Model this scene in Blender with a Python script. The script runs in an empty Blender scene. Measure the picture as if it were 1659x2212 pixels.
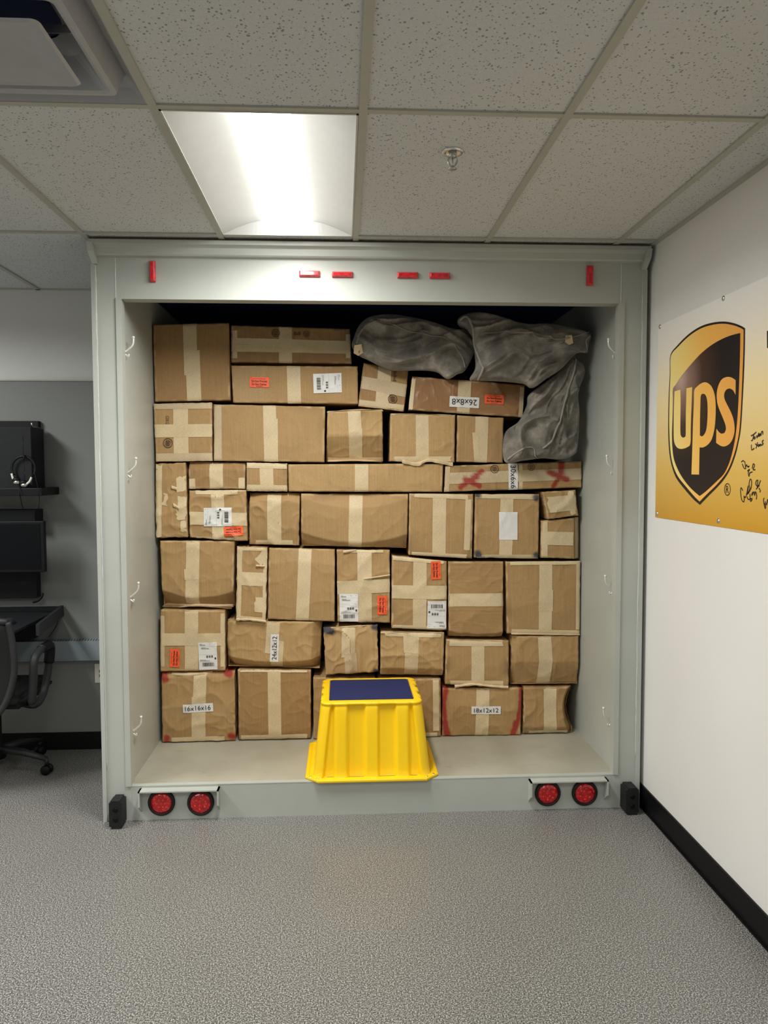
import bpy, bmesh, math, random
import numpy as np
from mathutils import Vector, Matrix, noise
from mathutils.geometry import tessellate_polygon
random.seed(7)
SC = bpy.context.scene
COL = SC.collection
PI = math.pi

# ------------------------------------------------------------------ camera
W, H = 1659, 2212
FPX = 1659.3
YAW, PITCH, ROLL, HC = 0.05394, 0.05439, -0.0026, 1.6674
def cam_basis():
    cy, sy = math.cos(YAW), math.sin(YAW)
    f0 = Vector((sy, cy, 0)); r0 = Vector((cy, -sy, 0)); u0 = Vector((0, 0, 1))
    cp, sp = math.cos(PITCH), math.sin(PITCH)
    f = f0*cp - u0*sp; u = u0*cp + f0*sp
    cr, sr = math.cos(ROLL), math.sin(ROLL)
    return r0*cr + u*sr, u*cr - r0*sr, f
CR, CU, CF = cam_basis()
cd = bpy.data.cameras.new('camera'); cam = bpy.data.objects.new('camera', cd); COL.objects.link(cam)
cd.sensor_fit = 'HORIZONTAL'; cd.sensor_width = 36; cd.lens = 36*FPX/W; cd.clip_start = 0.02
cam.matrix_world = Matrix(((CR.x, CU.x, -CF.x, 0), (CR.y, CU.y, -CF.y, 0), (CR.z, CU.z, -CF.z, HC), (0, 0, 0, 1)))
SC.camera = cam
vs = SC.view_settings
vs.view_transform = 'Standard'; vs.look = 'None'; vs.exposure = 0.64; vs.gamma = 1.0; vs.use_curve_mapping = False
wd = bpy.data.worlds.new('world'); SC.world = wd; wd.use_nodes = True
wd.node_tree.nodes['Background'].inputs[0].default_value = (0.5, 0.52, 0.55, 1)
wd.node_tree.nodes['Background'].inputs[1].default_value = 0.02
LENS_EMIT = 9.5
def area(name, loc, sx, sy, power, col=(1, .992, .968)):
    l = bpy.data.lights.new(name, 'AREA'); l.shape = 'RECTANGLE'; l.size = sx; l.size_y = sy; l.energy = power; l.color = col
    o = bpy.data.objects.new(name, l); o.location = loc; COL.objects.link(o); l.spread = math.radians(165); return o
# the ceiling troffers of the rest of the room, behind the camera and to the left
for (x, y, pw) in ((-.24, .49, 19), (-2.68, 2.93, 40), (-2.68, .49, 16), (-.24, -1.95, 12), (-2.68, -1.95, 10)):
    area('ceiling_troffer_lamp', (x, y, 2.715), .5, 1.15, pw)
# the troffer in view: its lamp throws its light straight down out of the recess
area('lens_lamp', (-.238, 2.82, 2.714), .15, .86, 23)

# where a pixel of the photograph lies on a plane of the room
def U(px, py, ax, val):
    d = CF*FPX + CR*(px - W/2) - CU*(py - H/2)
    c = (0, 0, HC)
    t = (val - c[ax])/d[ax]
    return Vector((d[0]*t, d[1]*t, HC + d[2]*t))
ZC = 2.726; XW = 1.475; YB = 4.64; YT = 3.643; ZF = 0.168

# ------------------------------------------------------------------ materials
def srgb(r, g, b):
    f = lambda c: (c/255/12.92) if c/255 <= .04045 else ((c/255+.055)/1.055)**2.4
    return (f(r), f(g), f(b), 1)
class NT:
    def __init__(s, name):
        s.m = bpy.data.materials.new(name); s.m.use_nodes = True; s.t = s.m.node_tree
        s.b = s.t.nodes['Principled BSDF']; s.out = s.t.nodes['Material Output']
    def n(s, typ, **kw):
        nd = s.t.nodes.new(typ)
        for k, v in kw.items():
            if k.startswith('i_'):
                nd.inputs[int(k[2:]) if k[2:].isdigit() else k[2:]].default_value = v
            else: setattr(nd, k, v)
        return nd
    def l(s, a, b): s.t.links.new(a, b)
    def noise(s, scale, detail=3, vec=None, rough=.5):
        nd = s.n('ShaderNodeTexNoise'); nd.inputs['Scale'].default_value = scale; nd.inputs['Detail'].default_value = detail
        nd.inputs['Roughness'].default_value = rough
        s.l(vec if vec else s.coord(), nd.inputs['Vector']); return nd
    def coord(s):
        if not hasattr(s, '_c'):
            s._c = s.n('ShaderNodeTexCoord').outputs['Object']
        return s._c
    def scaled(s, v):
        mp = s.n('ShaderNodeMapping'); mp.inputs['Scale'].default_value = v; s.l(s.coord(), mp.inputs['Vector']); return mp.outputs[0]
    def ramp(s, fac, stops):
        r = s.n('ShaderNodeValToRGB'); cr = r.color_ramp
        cr.elements[0].position, cr.elements[0].color = stops[0]; cr.elements[1].position, cr.elements[1].color = stops[-1]
        for p, c in stops[1:-1]:
            e = cr.elements.new(p); e.color = c
        s.l(fac, r.inputs[0]); return r.outputs[0]
    def mix(s, fac, a, b, bt='MIX'):
        m = s.n('ShaderNodeMix', data_type='RGBA', blend_type=bt)
        for i, v in ((0, fac), (6, a), (7, b)):
            if hasattr(v, 'links') or isinstance(v, bpy.types.NodeSocket): s.l(v, m.inputs[i])
            else: m.inputs[i].default_value = v
        return m.outputs[2]
    def bump(s, h, strength, dist=.002):
        b = s.n('ShaderNodeBump'); b.inputs['Strength'].default_value = strength; b.inputs['Distance'].default_value = dist
        s.l(h, b.inputs['Height'])
        if s.b.inputs['Normal'].links: s.l(s.b.inputs['Normal'].links[0].from_socket, b.inputs['Normal'])
        s.l(b.outputs[0], s.b.inputs['Normal'])
    def col(s, c):
        if isinstance(c, bpy.types.NodeSocket): s.l(c, s.b.inputs['Base Color'])
        else: s.b.inputs['Base Color'].default_value = c
    def set(s, rough=None, metal=None, **kw):
        if rough is not None: s.b.inputs['Roughness'].default_value = rough
        if metal is not None: s.b.inputs['Metallic'].default_value = metal
        for k, v in kw.items(): s.b.inputs[k.replace('_', ' ')].default_value = v
        return s.m
def g(v): return (v, v, v, 1)
def simple(name, c, rough=.5, metal=0, var=.08, scale=20, bump=0, **kw):
    t = NT(name); nz = t.noise(scale, 4)
    lo = tuple(x*(1-var) for x in c[:3])+(1,); hi = tuple(min(1, x*(1+var)) for x in c[:3])+(1,)
    t.col(t.ramp(nz.outputs[0], [(.3, lo), (.7, hi)]))
    if bump: t.bump(nz.outputs[0], bump)
    return t.set(rough, metal, **kw)
def paint_mix(t, base):
    at = t.n('ShaderNodeAttribute'); at.attribute_name = 'paint'
    nz = t.noise(260, 2)
    m = t.n('ShaderNodeMath', operation='MULTIPLY_ADD'); t.l(nz.outputs[0], m.inputs[0]); m.inputs[1].default_value = .5; m.inputs[2].default_value = .72
    m2 = t.n('ShaderNodeMath', operation='MULTIPLY'); m2.use_clamp = True
    t.l(m.outputs[0], m2.inputs[0]); t.l(at.outputs['Alpha'], m2.inputs[1])
    return t.mix(m2.outputs[0], base, at.outputs['Color'])
def cardboard(name, c, horizontal=False, rough=.75, coat=0):
    t = NT(name)
    big = t.noise(3.5, 4); fine = t.noise(420, 2); mid = t.noise(28, 5, rough=.65)
    base = t.ramp(big.outputs[0], [(.3, tuple(x*.90 for x in c[:3])+(1,)), (.7, tuple(min(1, x*1.1) for x in c[:3])+(1,))])
    base = t.mix(.16, base, t.ramp(fine.outputs[0], [(.35, g(.25)), (.65, g(.95))]), 'OVERLAY')
    smud = t.ramp(mid.outputs[0], [(.55, g(1)), (.8, g(.78))])
    base = t.mix(1, base, smud, 'MULTIPLY')
    st = t.noise(1, 2, t.scaled((4, 4, 330) if horizontal else (330, 4, 4)))
    base = t.mix(.13, base, t.ramp(st.outputs[0], [(.4, g(.3)), (.6, g(.75))]), 'OVERLAY')
    t.col(paint_mix(t, base))
    t.bump(st.outputs[0], .25, .0012); t.bump(mid.outputs[0], .35, .003)
    m = t.set(rough)
    if coat: t.b.inputs['Coat Weight'].default_value = coat; t.b.inputs['Coat Roughness'].default_value = .12
    return m
def tape_mat(name, c):
    t = NT(name)
    big = t.noise(9, 4); st = t.noise(1, 2, t.scaled((90, 4, 420)))
    wr = t.noise(1, 4, t.scaled((18, 18, 75)))
    base = t.ramp(big.outputs[0], [(.3, tuple(x*.92 for x in c[:3])+(1,)), (.7, tuple(min(1, x*1.08) for x in c[:3])+(1,))])
    base = t.mix(.18, base, t.ramp(st.outputs[0], [(.35, g(.2)), (.6, g(.8))]), 'OVERLAY')
    t.col(paint_mix(t, base)); t.bump(wr.outputs[0], .35, .002)
    return t.set(.6)
M = {}
M['card'] = cardboard('kraft_cardboard', srgb(168, 135, 88))
M['card2'] = cardboard('kraft_cardboard_dull', srgb(157, 123, 78))
M['card3'] = cardboard('kraft_cardboard_light', srgb(178, 145, 96))
M['cardh'] = cardboard('kraft_cardboard_cross', srgb(162, 128, 82), True)
M['cardg'] = cardboard('wrapped_cardboard', srgb(148, 107, 64), False, .45, .8)
M['tape'] = tape_mat('kraft_paper_tape', srgb(207, 186, 147))
M['tape2'] = tape_mat('kraft_paper_tape_grey', srgb(194, 173, 138))
M['torn'] = simple('torn_kraft_paper', srgb(214, 190, 150), .8, bump=.3)
M['ink'] = simple('brown_print_ink', srgb(70, 50, 35), .7)
M['black_ink'] = simple('black_print_ink', srgb(28, 28, 30), .6)
M['grey_ink'] = simple('grey_print_ink', srgb(95, 95, 96), .6)
M['white_label'] = simple('white_label_paper', srgb(226, 224, 218), .45, var=.03)
M['orange'] = simple('orange_sticker_paper', srgb(255, 98, 48), .5, var=.04)
t = NT('clear_packing_tape'); t.set(.08, Alpha=.07); t.col(srgb(225, 210, 180)); wr = t.noise(90, 3); t.bump(wr.outputs[0], .9, .004); M['clear'] = t.m

def wall_paint(name, c, sc=60, rough=.6, b=.12):
    t = NT(name); nz = t.noise(sc, 4); n2 = t.noise(1.3, 3)
    base = t.ramp(n2.outputs[0], [(.3, tuple(x*.97 for x in c[:3])+(1,)), (.7, tuple(min(1, x*1.03) for x in c[:3])+(1,))])
    t.col(base); t.bump(nz.outputs[0], b, .001); return t.set(rough)
M['wall'] = wall_paint('painted_wall', srgb(232, 231, 226))
M['wall_grey'] = wall_paint('pale_grey_paint', srgb(214, 215, 213))
M['panel'] = wall_paint('dark_grey_wall_panel', srgb(128, 131, 128), 18, .6, .3)
M['raceway'] = wall_paint('blue_grey_metal', srgb(136, 146, 152), 60, .45, .02)
M['black_base'] = simple('black_rubber_base', srgb(10, 10, 12), .5, Specular_IOR_Level=.25)
# trailer paint: satin grey, faint roller texture
t = NT('trailer_grey_paint'); nz = t.noise(55, 4); n2 = t.noise(2.2, 4); sk = t.noise(1, 3, t.scaled((3, 3, 60)))
base = t.ramp(n2.outputs[0], [(.3, srgb(172, 176, 168)), (.7, srgb(184, 187, 179))]); t.col(base)
t.bump(nz.outputs[0], .12, .001); t.bump(sk.outputs[0], .08, .001); M['trailer'] = t.set(.38)
t = NT('trailer_deck_paint'); n2 = t.noise(4, 5); nd = t.noise(1, 5, t.scaled((9, 26, 9)), .7)
base = t.ramp(n2.outputs[0], [(.3, srgb(160, 156, 138)), (.7, srgb(176, 173, 156))])
base = t.mix(1, base, t.ramp(nd.outputs[0], [(.6, g(1)), (.78, g(.72))]), 'MULTIPLY'); t.col(base); M['deck'] = t.set(.45)
M['caulk'] = simple('white_caulk_bead', srgb(225, 228, 222), .3, scale=80)
M['navy'] = simple('dark_navy_board', srgb(24, 42, 92), .8)
M['wood'] = simple('raw_brown_board', srgb(120, 92, 68), .8)
M['rubber'] = simple('black_rubber', srgb(13, 13, 14), .6, bump=.1)
M['chrome'] = simple('chrome', srgb(225, 225, 225), .22, 1)
M['hook'] = simple('nickel_hook', srgb(235, 235, 232), .25, .45)
M['steel'] = simple('brushed_steel', srgb(190, 190, 188), .3, 1)
t = NT('red_lens_plastic'); vo = t.n('ShaderNodeTexVoronoi'); vo.inputs['Scale'].default_value = 65; t.l(t.coord(), vo.inputs['Vector'])
t.col(t.ramp(vo.outputs['Distance'], [(0, srgb(255, 70, 55)), (.35, srgb(205, 10, 18)), (1, srgb(150, 0, 10))])); t.bump(vo.outputs['Distance'], .6, .003); M['red_lens'] = t.set(.12, Coat_Weight=.6)
M['red_lens_led'] = simple('red_diode', srgb(255, 95, 55), .15)
t = NT('red_marker_plastic'); nz = t.noise(60, 3); t.col(t.ramp(nz.outputs[0], [(.35, srgb(175, 0, 20)), (.65, srgb(235, 20, 40))])); M['marker'] = t.set(.1, Coat_Weight=.8)
t = NT('yellow_plastic'); nz = t.noise(3, 3); n2 = t.noise(700, 2); sc = t.noise(26, 5, rough=.75)
b0 = t.ramp(nz.outputs[0], [(.3, srgb(250, 202, 6)), (.7, srgb(255, 212, 12))])
t.col(t.mix(1, b0, t.ramp(sc.outputs[0], [(.68, g(1)), (.8, (.72, .66, .6, 1))]), 'MULTIPLY')); t.bump(n2.outputs[0], .15, .0006); M['yellow'] = t.set(.42)
M['blue_mat'] = simple('navy_grip_mat', srgb(22, 32, 84), .95, scale=300, bump=.3)
# mesh bag
t = NT('grey_woven_mesh'); nz = t.noise(9, 5, rough=.65); n2 = t.noise(2.3, 3); wv = t.noise(900, 1)
b0 = t.ramp(nz.outputs[0], [(.3, srgb(92, 88, 79)), (.5, srgb(134, 128, 116)), (.7, srgb(186, 178, 162))])
b0 = t.mix(1, b0, t.ramp(n2.outputs[0], [(.4, g(.7)), (.62, g(1.0))]), 'MULTIPLY'); t.col(b0)
fw = t.noise(1, 6, t.scaled((26, 26, 60)), .7); t.bump(fw.outputs[0], .5, .01); t.bump(nz.outputs[0], .5, .012); t.bump(wv.outputs[0], .5, .001); M['bag'] = t.set(.7, Sheen_Weight=.3)
M['bag_seam'] = simple('pale_mesh_hem', srgb(150, 145, 135), .7, scale=80, bump=.3)
# ceiling tile: pin-holes and fissures
t = NT('mineral_fibre_tile')
vo = t.n('ShaderNodeTexVoronoi'); vo.inputs['Scale'].default_value = 1; t.l(t.scaled((95, 80, 90)), vo.inputs['Vector'])
ns = t.noise(60, 2)
th = t.n('ShaderNodeMath', operation='MULTIPLY_ADD'); t.l(ns.outputs[0], th.inputs[0]); th.inputs[1].default_value = -.75; t.l(vo.outputs['Distance'], th.inputs[2])
holes = t.ramp(th.outputs[0], [(0.0, g(.0)), (.02, g(1))])
holes2 = t.n('ShaderNodeMath', operation='ADD'); t.l(th.outputs[0], holes2.inputs[0]); holes2.inputs[1].default_value = .22
holes = t.ramp(holes2.outputs[0], [(.0, g(.42)), (.10, g(1))])
gr = t.noise(240, 3)
base = t.mix(.18, srgb(207, 209, 210), t.ramp(gr.outputs[0], [(.3, g(.2)), (.7, g(.8))]), 'OVERLAY')
t.col(t.mix(1, base, holes, 'MULTIPLY')); t.bump(gr.outputs[0], .3, .002); M['tile'] = t.set(.9)
M['tbar'] = simple('painted_tee_bar', srgb(176, 176, 166), .5, var=.03)
M['vent'] = simple('grey_white_enamel', srgb(172, 172, 174), .45, var=.03)
# speckled sheet floor
t = NT('speckled_vinyl'); a = t.noise(215, 2); b = t.noise(95, 3, rough=.7); c = t.noise(1.4, 3)
s1 = t.ramp(a.outputs[0], [(.33, srgb(50, 51, 50)), (.5, srgb(110, 109, 105)), (.68, srgb(190, 187, 179))])
s2 = t.ramp(b.outputs[0], [(.33, g(.36)), (.65, g(.64))])
base = t.mix(.6, s1, s2, 'OVERLAY')
base = t.mix(1, base, t.ramp(c.outputs[0], [(.35, g(.93)), (.65, g(1))]), 'MULTIPLY')
t.col(base); t.bump(b.outputs[0], .15, .001); M['floor'] = t.set(.36, IOR=1.4)
t = NT('led_diffuser'); t.col(g(.8)); t.b.inputs['Emission Color'].default_value = (1, .992, .968, 1); t.b.inputs['Emission Strength'].default_value = LENS_EMIT; M['led'] = t.set(.5)
M['reflector'] = simple('white_troffer_enamel', srgb(196, 196, 192), .5, var=.02)
M['black_metal'] = simple('black_powder_metal', srgb(24, 26, 29), .6, Specular_IOR_Level=.25)
M['black_plastic'] = simple('black_plastic', srgb(10, 11, 13), .5, Specular_IOR_Level=.25)
M['dark_grey_plastic'] = simple('charcoal_plastic', srgb(34, 35, 37), .55)
M['screen'] = simple('dark_screen', srgb(5, 8, 12), .35, Specular_IOR_Level=.2)
M['mesh_fabric'] = simple('black_chair_mesh', srgb(12, 13, 14), .85, scale=400, bump=.4)
M['ivory'] = simple('white_outlet_plastic', srgb(225, 222, 212), .35, var=.02)
M['key'] = simple('grey_keycaps', srgb(75, 77, 80), .4)
# banner print: white at the top edge running to gold at the foot
def zramp(name, z0, z1, stops, rough=.4, axis=2):
    t = NT(name); sp = t.n('ShaderNodeSeparateXYZ'); ge = t.n('ShaderNodeNewGeometry'); t.l(ge.outputs['Position'], sp.inputs[0])
    mr = t.n('ShaderNodeMapRange'); mr.inputs[1].default_value = z0; mr.inputs[2].default_value = z1; t.l(sp.outputs[axis], mr.inputs[0])
    t.col(t.ramp(mr.outputs[0], stops)); nz = t.noise(7, 3); t.bump(nz.outputs[0], .3, .01)
    return t.set(rough)
M['banner'] = zramp('banner_print', 1.44, 2.33, [(0, srgb(206, 152, 40)), (.25, srgb(228, 188, 96)), (.6, srgb(248, 226, 170)), (.85, srgb(248, 240, 222)), (1, srgb(250, 248, 243))])
M['gold'] = zramp('gold_print', 2.75, 3.5, [(0, srgb(240, 166, 78)), (.45, srgb(250, 192, 92)), (.8, srgb(252, 228, 140)), (1, srgb(252, 236, 165))], axis=1)
M['brown'] = zramp('brown_print', 1.6, 2.3, [(0, srgb(30, 22, 22)), (1, srgb(36, 26, 24))])
# shield face: the printed sheen at its upper left is part of the printed design
t = NT('shield_print'); ge = t.n('ShaderNodeNewGeometry'); mp = t.n('ShaderNodeVectorMath', operation='SUBTRACT'); t.l(ge.outputs['Position'], mp.inputs[0])
hp = U(1380+330/3.566, 560+930/3.568, 0, XW); mp.inputs[1].default_value = hp
ln = t.n('ShaderNodeVectorMath', operation='LENGTH'); t.l(mp.outputs[0], ln.inputs[0])
t.col(t.ramp(ln.outputs['Value'], [(0, srgb(200, 172, 156)), (.08, srgb(150, 118, 104)), (.2, srgb(74, 50, 38)), (.36, srgb(30, 24, 24))])); M['shield'] = t.set(.4)

# ------------------------------------------------------------------ helpers
ORG = {}
def tag(o, label=None, cat=None, group=None, kind=None):
    for k, v in (('label', label), ('category', cat), ('group', group), ('kind', kind)):
        if v: o[k] = v
    return o
def empty(name, loc, label=None, cat=None, group=None):
    o = bpy.data.objects.new(name, None); o.empty_display_size = .05; COL.objects.link(o); o.location = loc
    ORG[o.name] = Vector(loc); return tag(o, label, cat, group)
def mesh(name, verts, faces, mats, parent=None, fm=None, smooth=False, origin=None, vcol=None):
    """verts in world coordinates; the object is parented to parent (same world place)"""
    if parent is not None: org = ORG[parent.name]
    elif origin is not None: org = Vector(origin)
    else: org = Vector((0, 0, 0))
    me = bpy.data.meshes.new(name)
    me.from_pydata([tuple(Vector(v)-org) for v in verts], [], faces)
    if not isinstance(mats, (list, tuple)): mats = [mats]
    for m in mats: me.materials.append(m)
    if fm: me.polygons.foreach_set('material_index', fm)
    if smooth is True: me.polygons.foreach_set('use_smooth', [True]*len(me.polygons))
    elif smooth: me.polygons.foreach_set('use_smooth', [bool(s) for s in smooth])
    if vcol is not None:
        ca = me.color_attributes.new('paint', 'FLOAT_COLOR', 'POINT'); ca.data.foreach_set('color', [c for v in vcol for c in v])
    me.update()
    o = bpy.data.objects.new(name, me); COL.objects.link(o)
    ORG[o.name] = org
    if parent is not None: o.parent = parent
    else: o.location = org
    return o
class MB:
    def __init__(s): s.v = []; s.f = []; s.m = []; s.s = []
    def add(s, v, f, mi=0, sm=False):
        n = len(s.v); s.v += [Vector(x) for x in v]; s.f += [tuple(i+n for i in q) for q in f]; s.m += [mi]*len(f); s.s += [sm]*len(f)
    def box(s, a, b, mi=0, bev=0):
        if bev:
            bm = bmesh.new(); bmesh.ops.create_cube(bm, size=1)
            for v in bm.verts:
                for i in range(3): v.co[i] = (a[i]+b[i])/2 + v.co[i]*(b[i]-a[i])
            bmesh.ops.bevel(bm, geom=bm.edges[:], offset=bev, segments=2, affect='EDGES', profile=.6)
            s.bm(bm, mi, False); return
        x0, y0, z0 = a; x1, y1, z1 = b
        s.add([(x0,y0,z0),(x1,y0,z0),(x1,y1,z0),(x0,y1,z0),(x0,y0,z1),(x1,y0,z1),(x1,y1,z1),(x0,y1,z1)],
              [(0,3,2,1),(4,5,6,7),(0,1,5,4),(1,2,6,5),(2,3,7,6),(3,0,4,7)], mi)
    def bm(s, bm, mi=0, sm=False):
        bm.verts.ensure_lookup_table(); s.add([v.co.copy() for v in bm.verts], [[v.index for v in f.verts] for f in bm.faces], mi, sm); bm.free()
    def obox(s, c, ax, ay, az, mi=0):
        c = Vector(c); ax, ay, az = Vector(ax), Vector(ay), Vector(az)
        s.add([c+ax*i+ay*j+az*k for k in (-1, 1) for (i, j) in ((-1,-1),(1,-1),(1,1),(-1,1))],
              [(0,3,2,1),(4,5,6,7),(0,1,5,4),(1,2,6,5),(2,3,7,6),(3,0,4,7)], mi)
    def tube(s, pts, r, seg=10, mi=0, sm=True, cap=True, sx=1, sy=1):
        pts = [Vector(p) for p in pts]; n = len(pts); rs = r if isinstance(r, (list, tuple)) else [r]*n
        v = []; up = None
        for i, p in enumerate(pts):
            d = (pts[min(i+1, n-1)]-pts[max(i-1, 0)]).normalized()
            if up is None:
                up = d.cross(Vector((0, 0, 1)));
                if up.length < .1: up = d.cross(Vector((0, 1, 0)))
            up = (up - d*up.dot(d)).normalized(); w = d.cross(up)
            for k in range(seg):
                a = 2*PI*k/seg; v.append(p + (up*math.cos(a)*sx + w*math.sin(a)*sy)*rs[i])
        f = [(i*seg+k, i*seg+(k+1) % seg, (i+1)*seg+(k+1) % seg, (i+1)*seg+k) for i in range(n-1) for k in range(seg)]
        if cap: f += [tuple(range(seg))[::-1], tuple((n-1)*seg+k for k in range(seg))]
        s.add(v, f, mi, sm)
    def lathe(s, c, axis, prof, seg=32, mi=0, sm=True):
        """prof: (radius, height along axis)"""
        c = Vector(c); ax = Vector(axis).normalized(); u = ax.orthogonal().normalized(); w = ax.cross(u); v = []
        for r, h in prof:
            for k in range(seg):
                a = 2*PI*k/seg; v.append(c + ax*h + (u*math.cos(a)+w*math.sin(a))*r)
        n = len(prof)
        f = [(i*seg+k, i*seg+(k+1) % seg, (i+1)*seg+(k+1) % seg, (i+1)*seg+k) for i in range(n-1) for k in range(seg)]
        s.add(v, f, mi, sm)
    def build(s, name, mats, parent=None, origin=None, smooth=None):
        return mesh(name, s.v, s.f, mats, parent, s.m, s.s if smooth is None else smooth, origin)
def spline(pts, n=8, closed=False):
    P = [Vector(p) for p in pts]; out = []; L = len(P)
    rng = range(L) if closed else range(L-1)
    for i in rng:
        p0 = P[(i-1) % L] if closed or i > 0 else P[i]; p1 = P[i]; p2 = P[(i+1) % L]; p3 = P[(i+2) % L] if closed or i+2 < L else P[i+1]
        for k in range(n):
            t = k/n; out.append(.5*((2*p1)+(p2-p0)*t+(2*p0-5*p1+4*p2-p3)*t*t+(3*p1-p0-3*p2+p3)*t**3))
    if not closed: out.append(P[-1])
    return out
_tc = {}
def text_mesh(s, bold=False):
    key = (s, bold)
    if key in _tc: return _tc[key]
    cu = bpy.data.curves.new('t', 'FONT'); cu.body = s; cu.align_x = 'CENTER'; cu.align_y = 'CENTER'; cu.resolution_u = 3
    if bold: cu.offset = .02
    o = bpy.data.objects.new('t', cu); COL.objects.link(o)
    dg = bpy.context.evaluated_depsgraph_get(); me = bpy.data.meshes.new_from_object(o.evaluated_get(dg))
    v = np.array([x.co[:2] for x in me.vertices]); f = [tuple(p.vertices) for p in me.polygons]
    bpy.data.objects.remove(o); bpy.data.curves.remove(cu); bpy.data.meshes.remove(me)
    lo, hi = v.min(0), v.max(0); v = (v-(lo+hi)/2)/(hi-lo)    # unit box centred
    _tc[key] = (v, f, (hi-lo)[0]/(hi-lo)[1]); return _tc[key]

# ------------------------------------------------------------------ room shell
def slab(name, a, b, mat, kind='structure'):
    mb = MB(); mb.box(a, b); o = mb.build(name, mat); tag(o, kind=kind); return o
RX0, RY0 = -4.6, -4.2
fl = slab('floor', (RX0, RY0, -.08), (XW, 6.2, 0), M['floor'])
cl = slab('ceiling', (RX0, RY0, ZC+.001), (XW+.0, 6.2, ZC+.08), M['tile'])
slab('wall_right', (XW, RY0, -.08), (XW+.12, 6.2, ZC+.3), M['wall'])
slab('wall_left', (RX0-.12, RY0, -.08), (RX0, YB+.12, ZC+.3), M['wall'])
slab('wall_front', (RX0, RY0-.12, -.08), (XW, RY0, ZC+.3), M['wall'])
slab('wall_back', (RX0, YB, 0), (-1.145, YB+.12, ZC), M['wall_grey'])
slab('wall_alcove', (-1.145, 5.6, 0), (XW, 5.72, ZC), M['wall_grey'])
slab('trim_1', (RX0, YB-.018, .100), (-1.146, YB, 2.192), M['panel'])
slab('baseboard_back', (RX0, YB-.026, 0), (-1.146, YB, .105), M['black_base'])
mb = MB(); mb.box((XW-.008, RY0, .006), (XW, 5.0, .112)); mb.box((XW-.016, RY0, 0), (XW, 5.0, .006))
tag(mb.build('baseboard_right', M['black_base']), kind='structure')
# cap rail on the panel
slab('trim_2', (RX0, YB-.026, 2.192), (-1.146, YB, 2.200), M['tbar'])
# tee grid
X0, Y1, TW, TL = -.5427, 2.3207, .6096, 1.2192
mb = MB(); hb = .0125
for i in range(-7, 4):
    x = X0+i*TW
    if x > XW-.03 or x < RX0: continue
    mb.box((x-hb, RY0, ZC-.006), (x+hb, YB if x < -1.2 else 3.75, ZC+.002))
for j in range(-6, 2):
    y = Y1+j*TL
    if y > YB or y < RY0: continue
    mb.box((RX0, y-hb, ZC-.0055), (XW, y+hb, ZC+.002))
mb.box((X0-TW, Y1-TW-hb, ZC-.0055), (X0, Y1-TW+hb, ZC+.002))      # the half bay of the air diffuser
mb.box((XW-.022, RY0, ZC-.008), (XW, 3.75, ZC+.002))
mb.box((RX0, YB-.02, ZC-.006), (-1.146, YB, ZC+.002))
tag(mb.build('ceiling_grid', M['tbar'], cl), label='painted tee bars between the ceiling tiles')
# rough board over the trailer front
slab('trim_3', (-1.13, 3.60, ZC-.016), (XW-.03, 3.66, ZC-.0062), M['wood'])

# ------------------------------------------------------------------ troffer in view
cx = X0+TW/2; x0, x1 = X0+hb+.001, X0+TW-hb-.001; y0, y1 = Y1+hb+.001, Y1+TL-hb-.001
tf = empty('ceiling_light', (cx, (y0+y1)/2, ZC), 'lit recessed troffer light with a glowing centre lens set in the tiled ceiling', 'ceiling light')
mb = MB(); zt = ZC-.0075
lr = .082; zl = ZC-.002
for (a, b) in (((x0, y0), (x0+.006, y1)), ((x1-.006, y0), (x1, y1)), ((x0, y0), (x1, y0+.006)), ((x0, y1-.006), (x1, y1))):
    mb.box((a[0], a[1], zt), (b[0], b[1], ZC+.0008))
mb.build('frame', M['reflector'], tf)
# reflector wings rise from the frame to the lens
mb = MB(); ZL = ZC+.05
for s_ in (-1, 1):
    xe = x0+.006 if s_ < 0 else x1-.006; xl = cx+s_*lr; v = []; n = 10
    for i in range(n+1):
        k = i/n; x = xe+(xl-xe)*k; z = zt+.002+(ZL-zt-.002)*math.sin(k*PI/2)
        v += [(x, y0+.006+.002*k, z), (x, y1-.006-.03*k, z)]
    mb.add(v, [(2*i, 2*i+2, 2*i+3, 2*i+1) for i in range(n)], 0, True)
mb.build('reflector', M['reflector'], tf)
mb = MB(); n = 10; v = []
for s_ in (-1, 1):
    xe = x0+.006 if s_ < 0 else x1-.006; xl = cx+s_*lr; v = []
    for i in range(n+1):
        k = i/n; x = xe+(xl-xe)*k; v += [(x, y1-.006, zt+.001), (x, y1-.006-.03*k, zt+.002+(ZL-zt-.002)*math.sin(k*PI/2))]
    mb.add(v, [(2*i, 2*i+2, 2*i+3, 2*i+1) for i in range(n)], 0, False)
mb.add([(cx-lr, y1-.006, zt+.001), (cx+lr, y1-.006, zt+.001), (cx+lr, y1-.036, ZL), (cx-lr, y1-.036, ZL)], [(0, 1, 2, 3)])
mb.build('end_plate', M['reflector'], tf)
mb = MB(); mb.add([(x0+.006, y0+.006, zt+.001), (x1-.006, y0+.006, zt+.001), (x1-.006, y0+.008, ZL+.001), (x0+.006, y0+.008, ZL+.001)], [(0, 1, 2, 3)])
mb.build('end_plate', M['reflector'], tf)
mb = MB(); v = []; n = 16; ys = [y0+.009+(y1-.030-y0-.009)*k/10 for k in range(11)]
for y in ys:
    for i in range(n+1):
        a = PI*i/n; v.append((cx-lr*math.cos(a), y, ZL-.056*math.sin(a)))
f = [(j*(n+1)+i, j*(n+1)+i+1, (j+1)*(n+1)+i+1, (j+1)*(n+1)+i) for j in range(len(ys)-1) for i in range(n)]
f += [tuple(range(n+1)), tuple(10*(n+1)+i for i in range(n+1))]
mb.add(v, f, 0, True); mb.build('lens', M['led'], tf)
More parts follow.
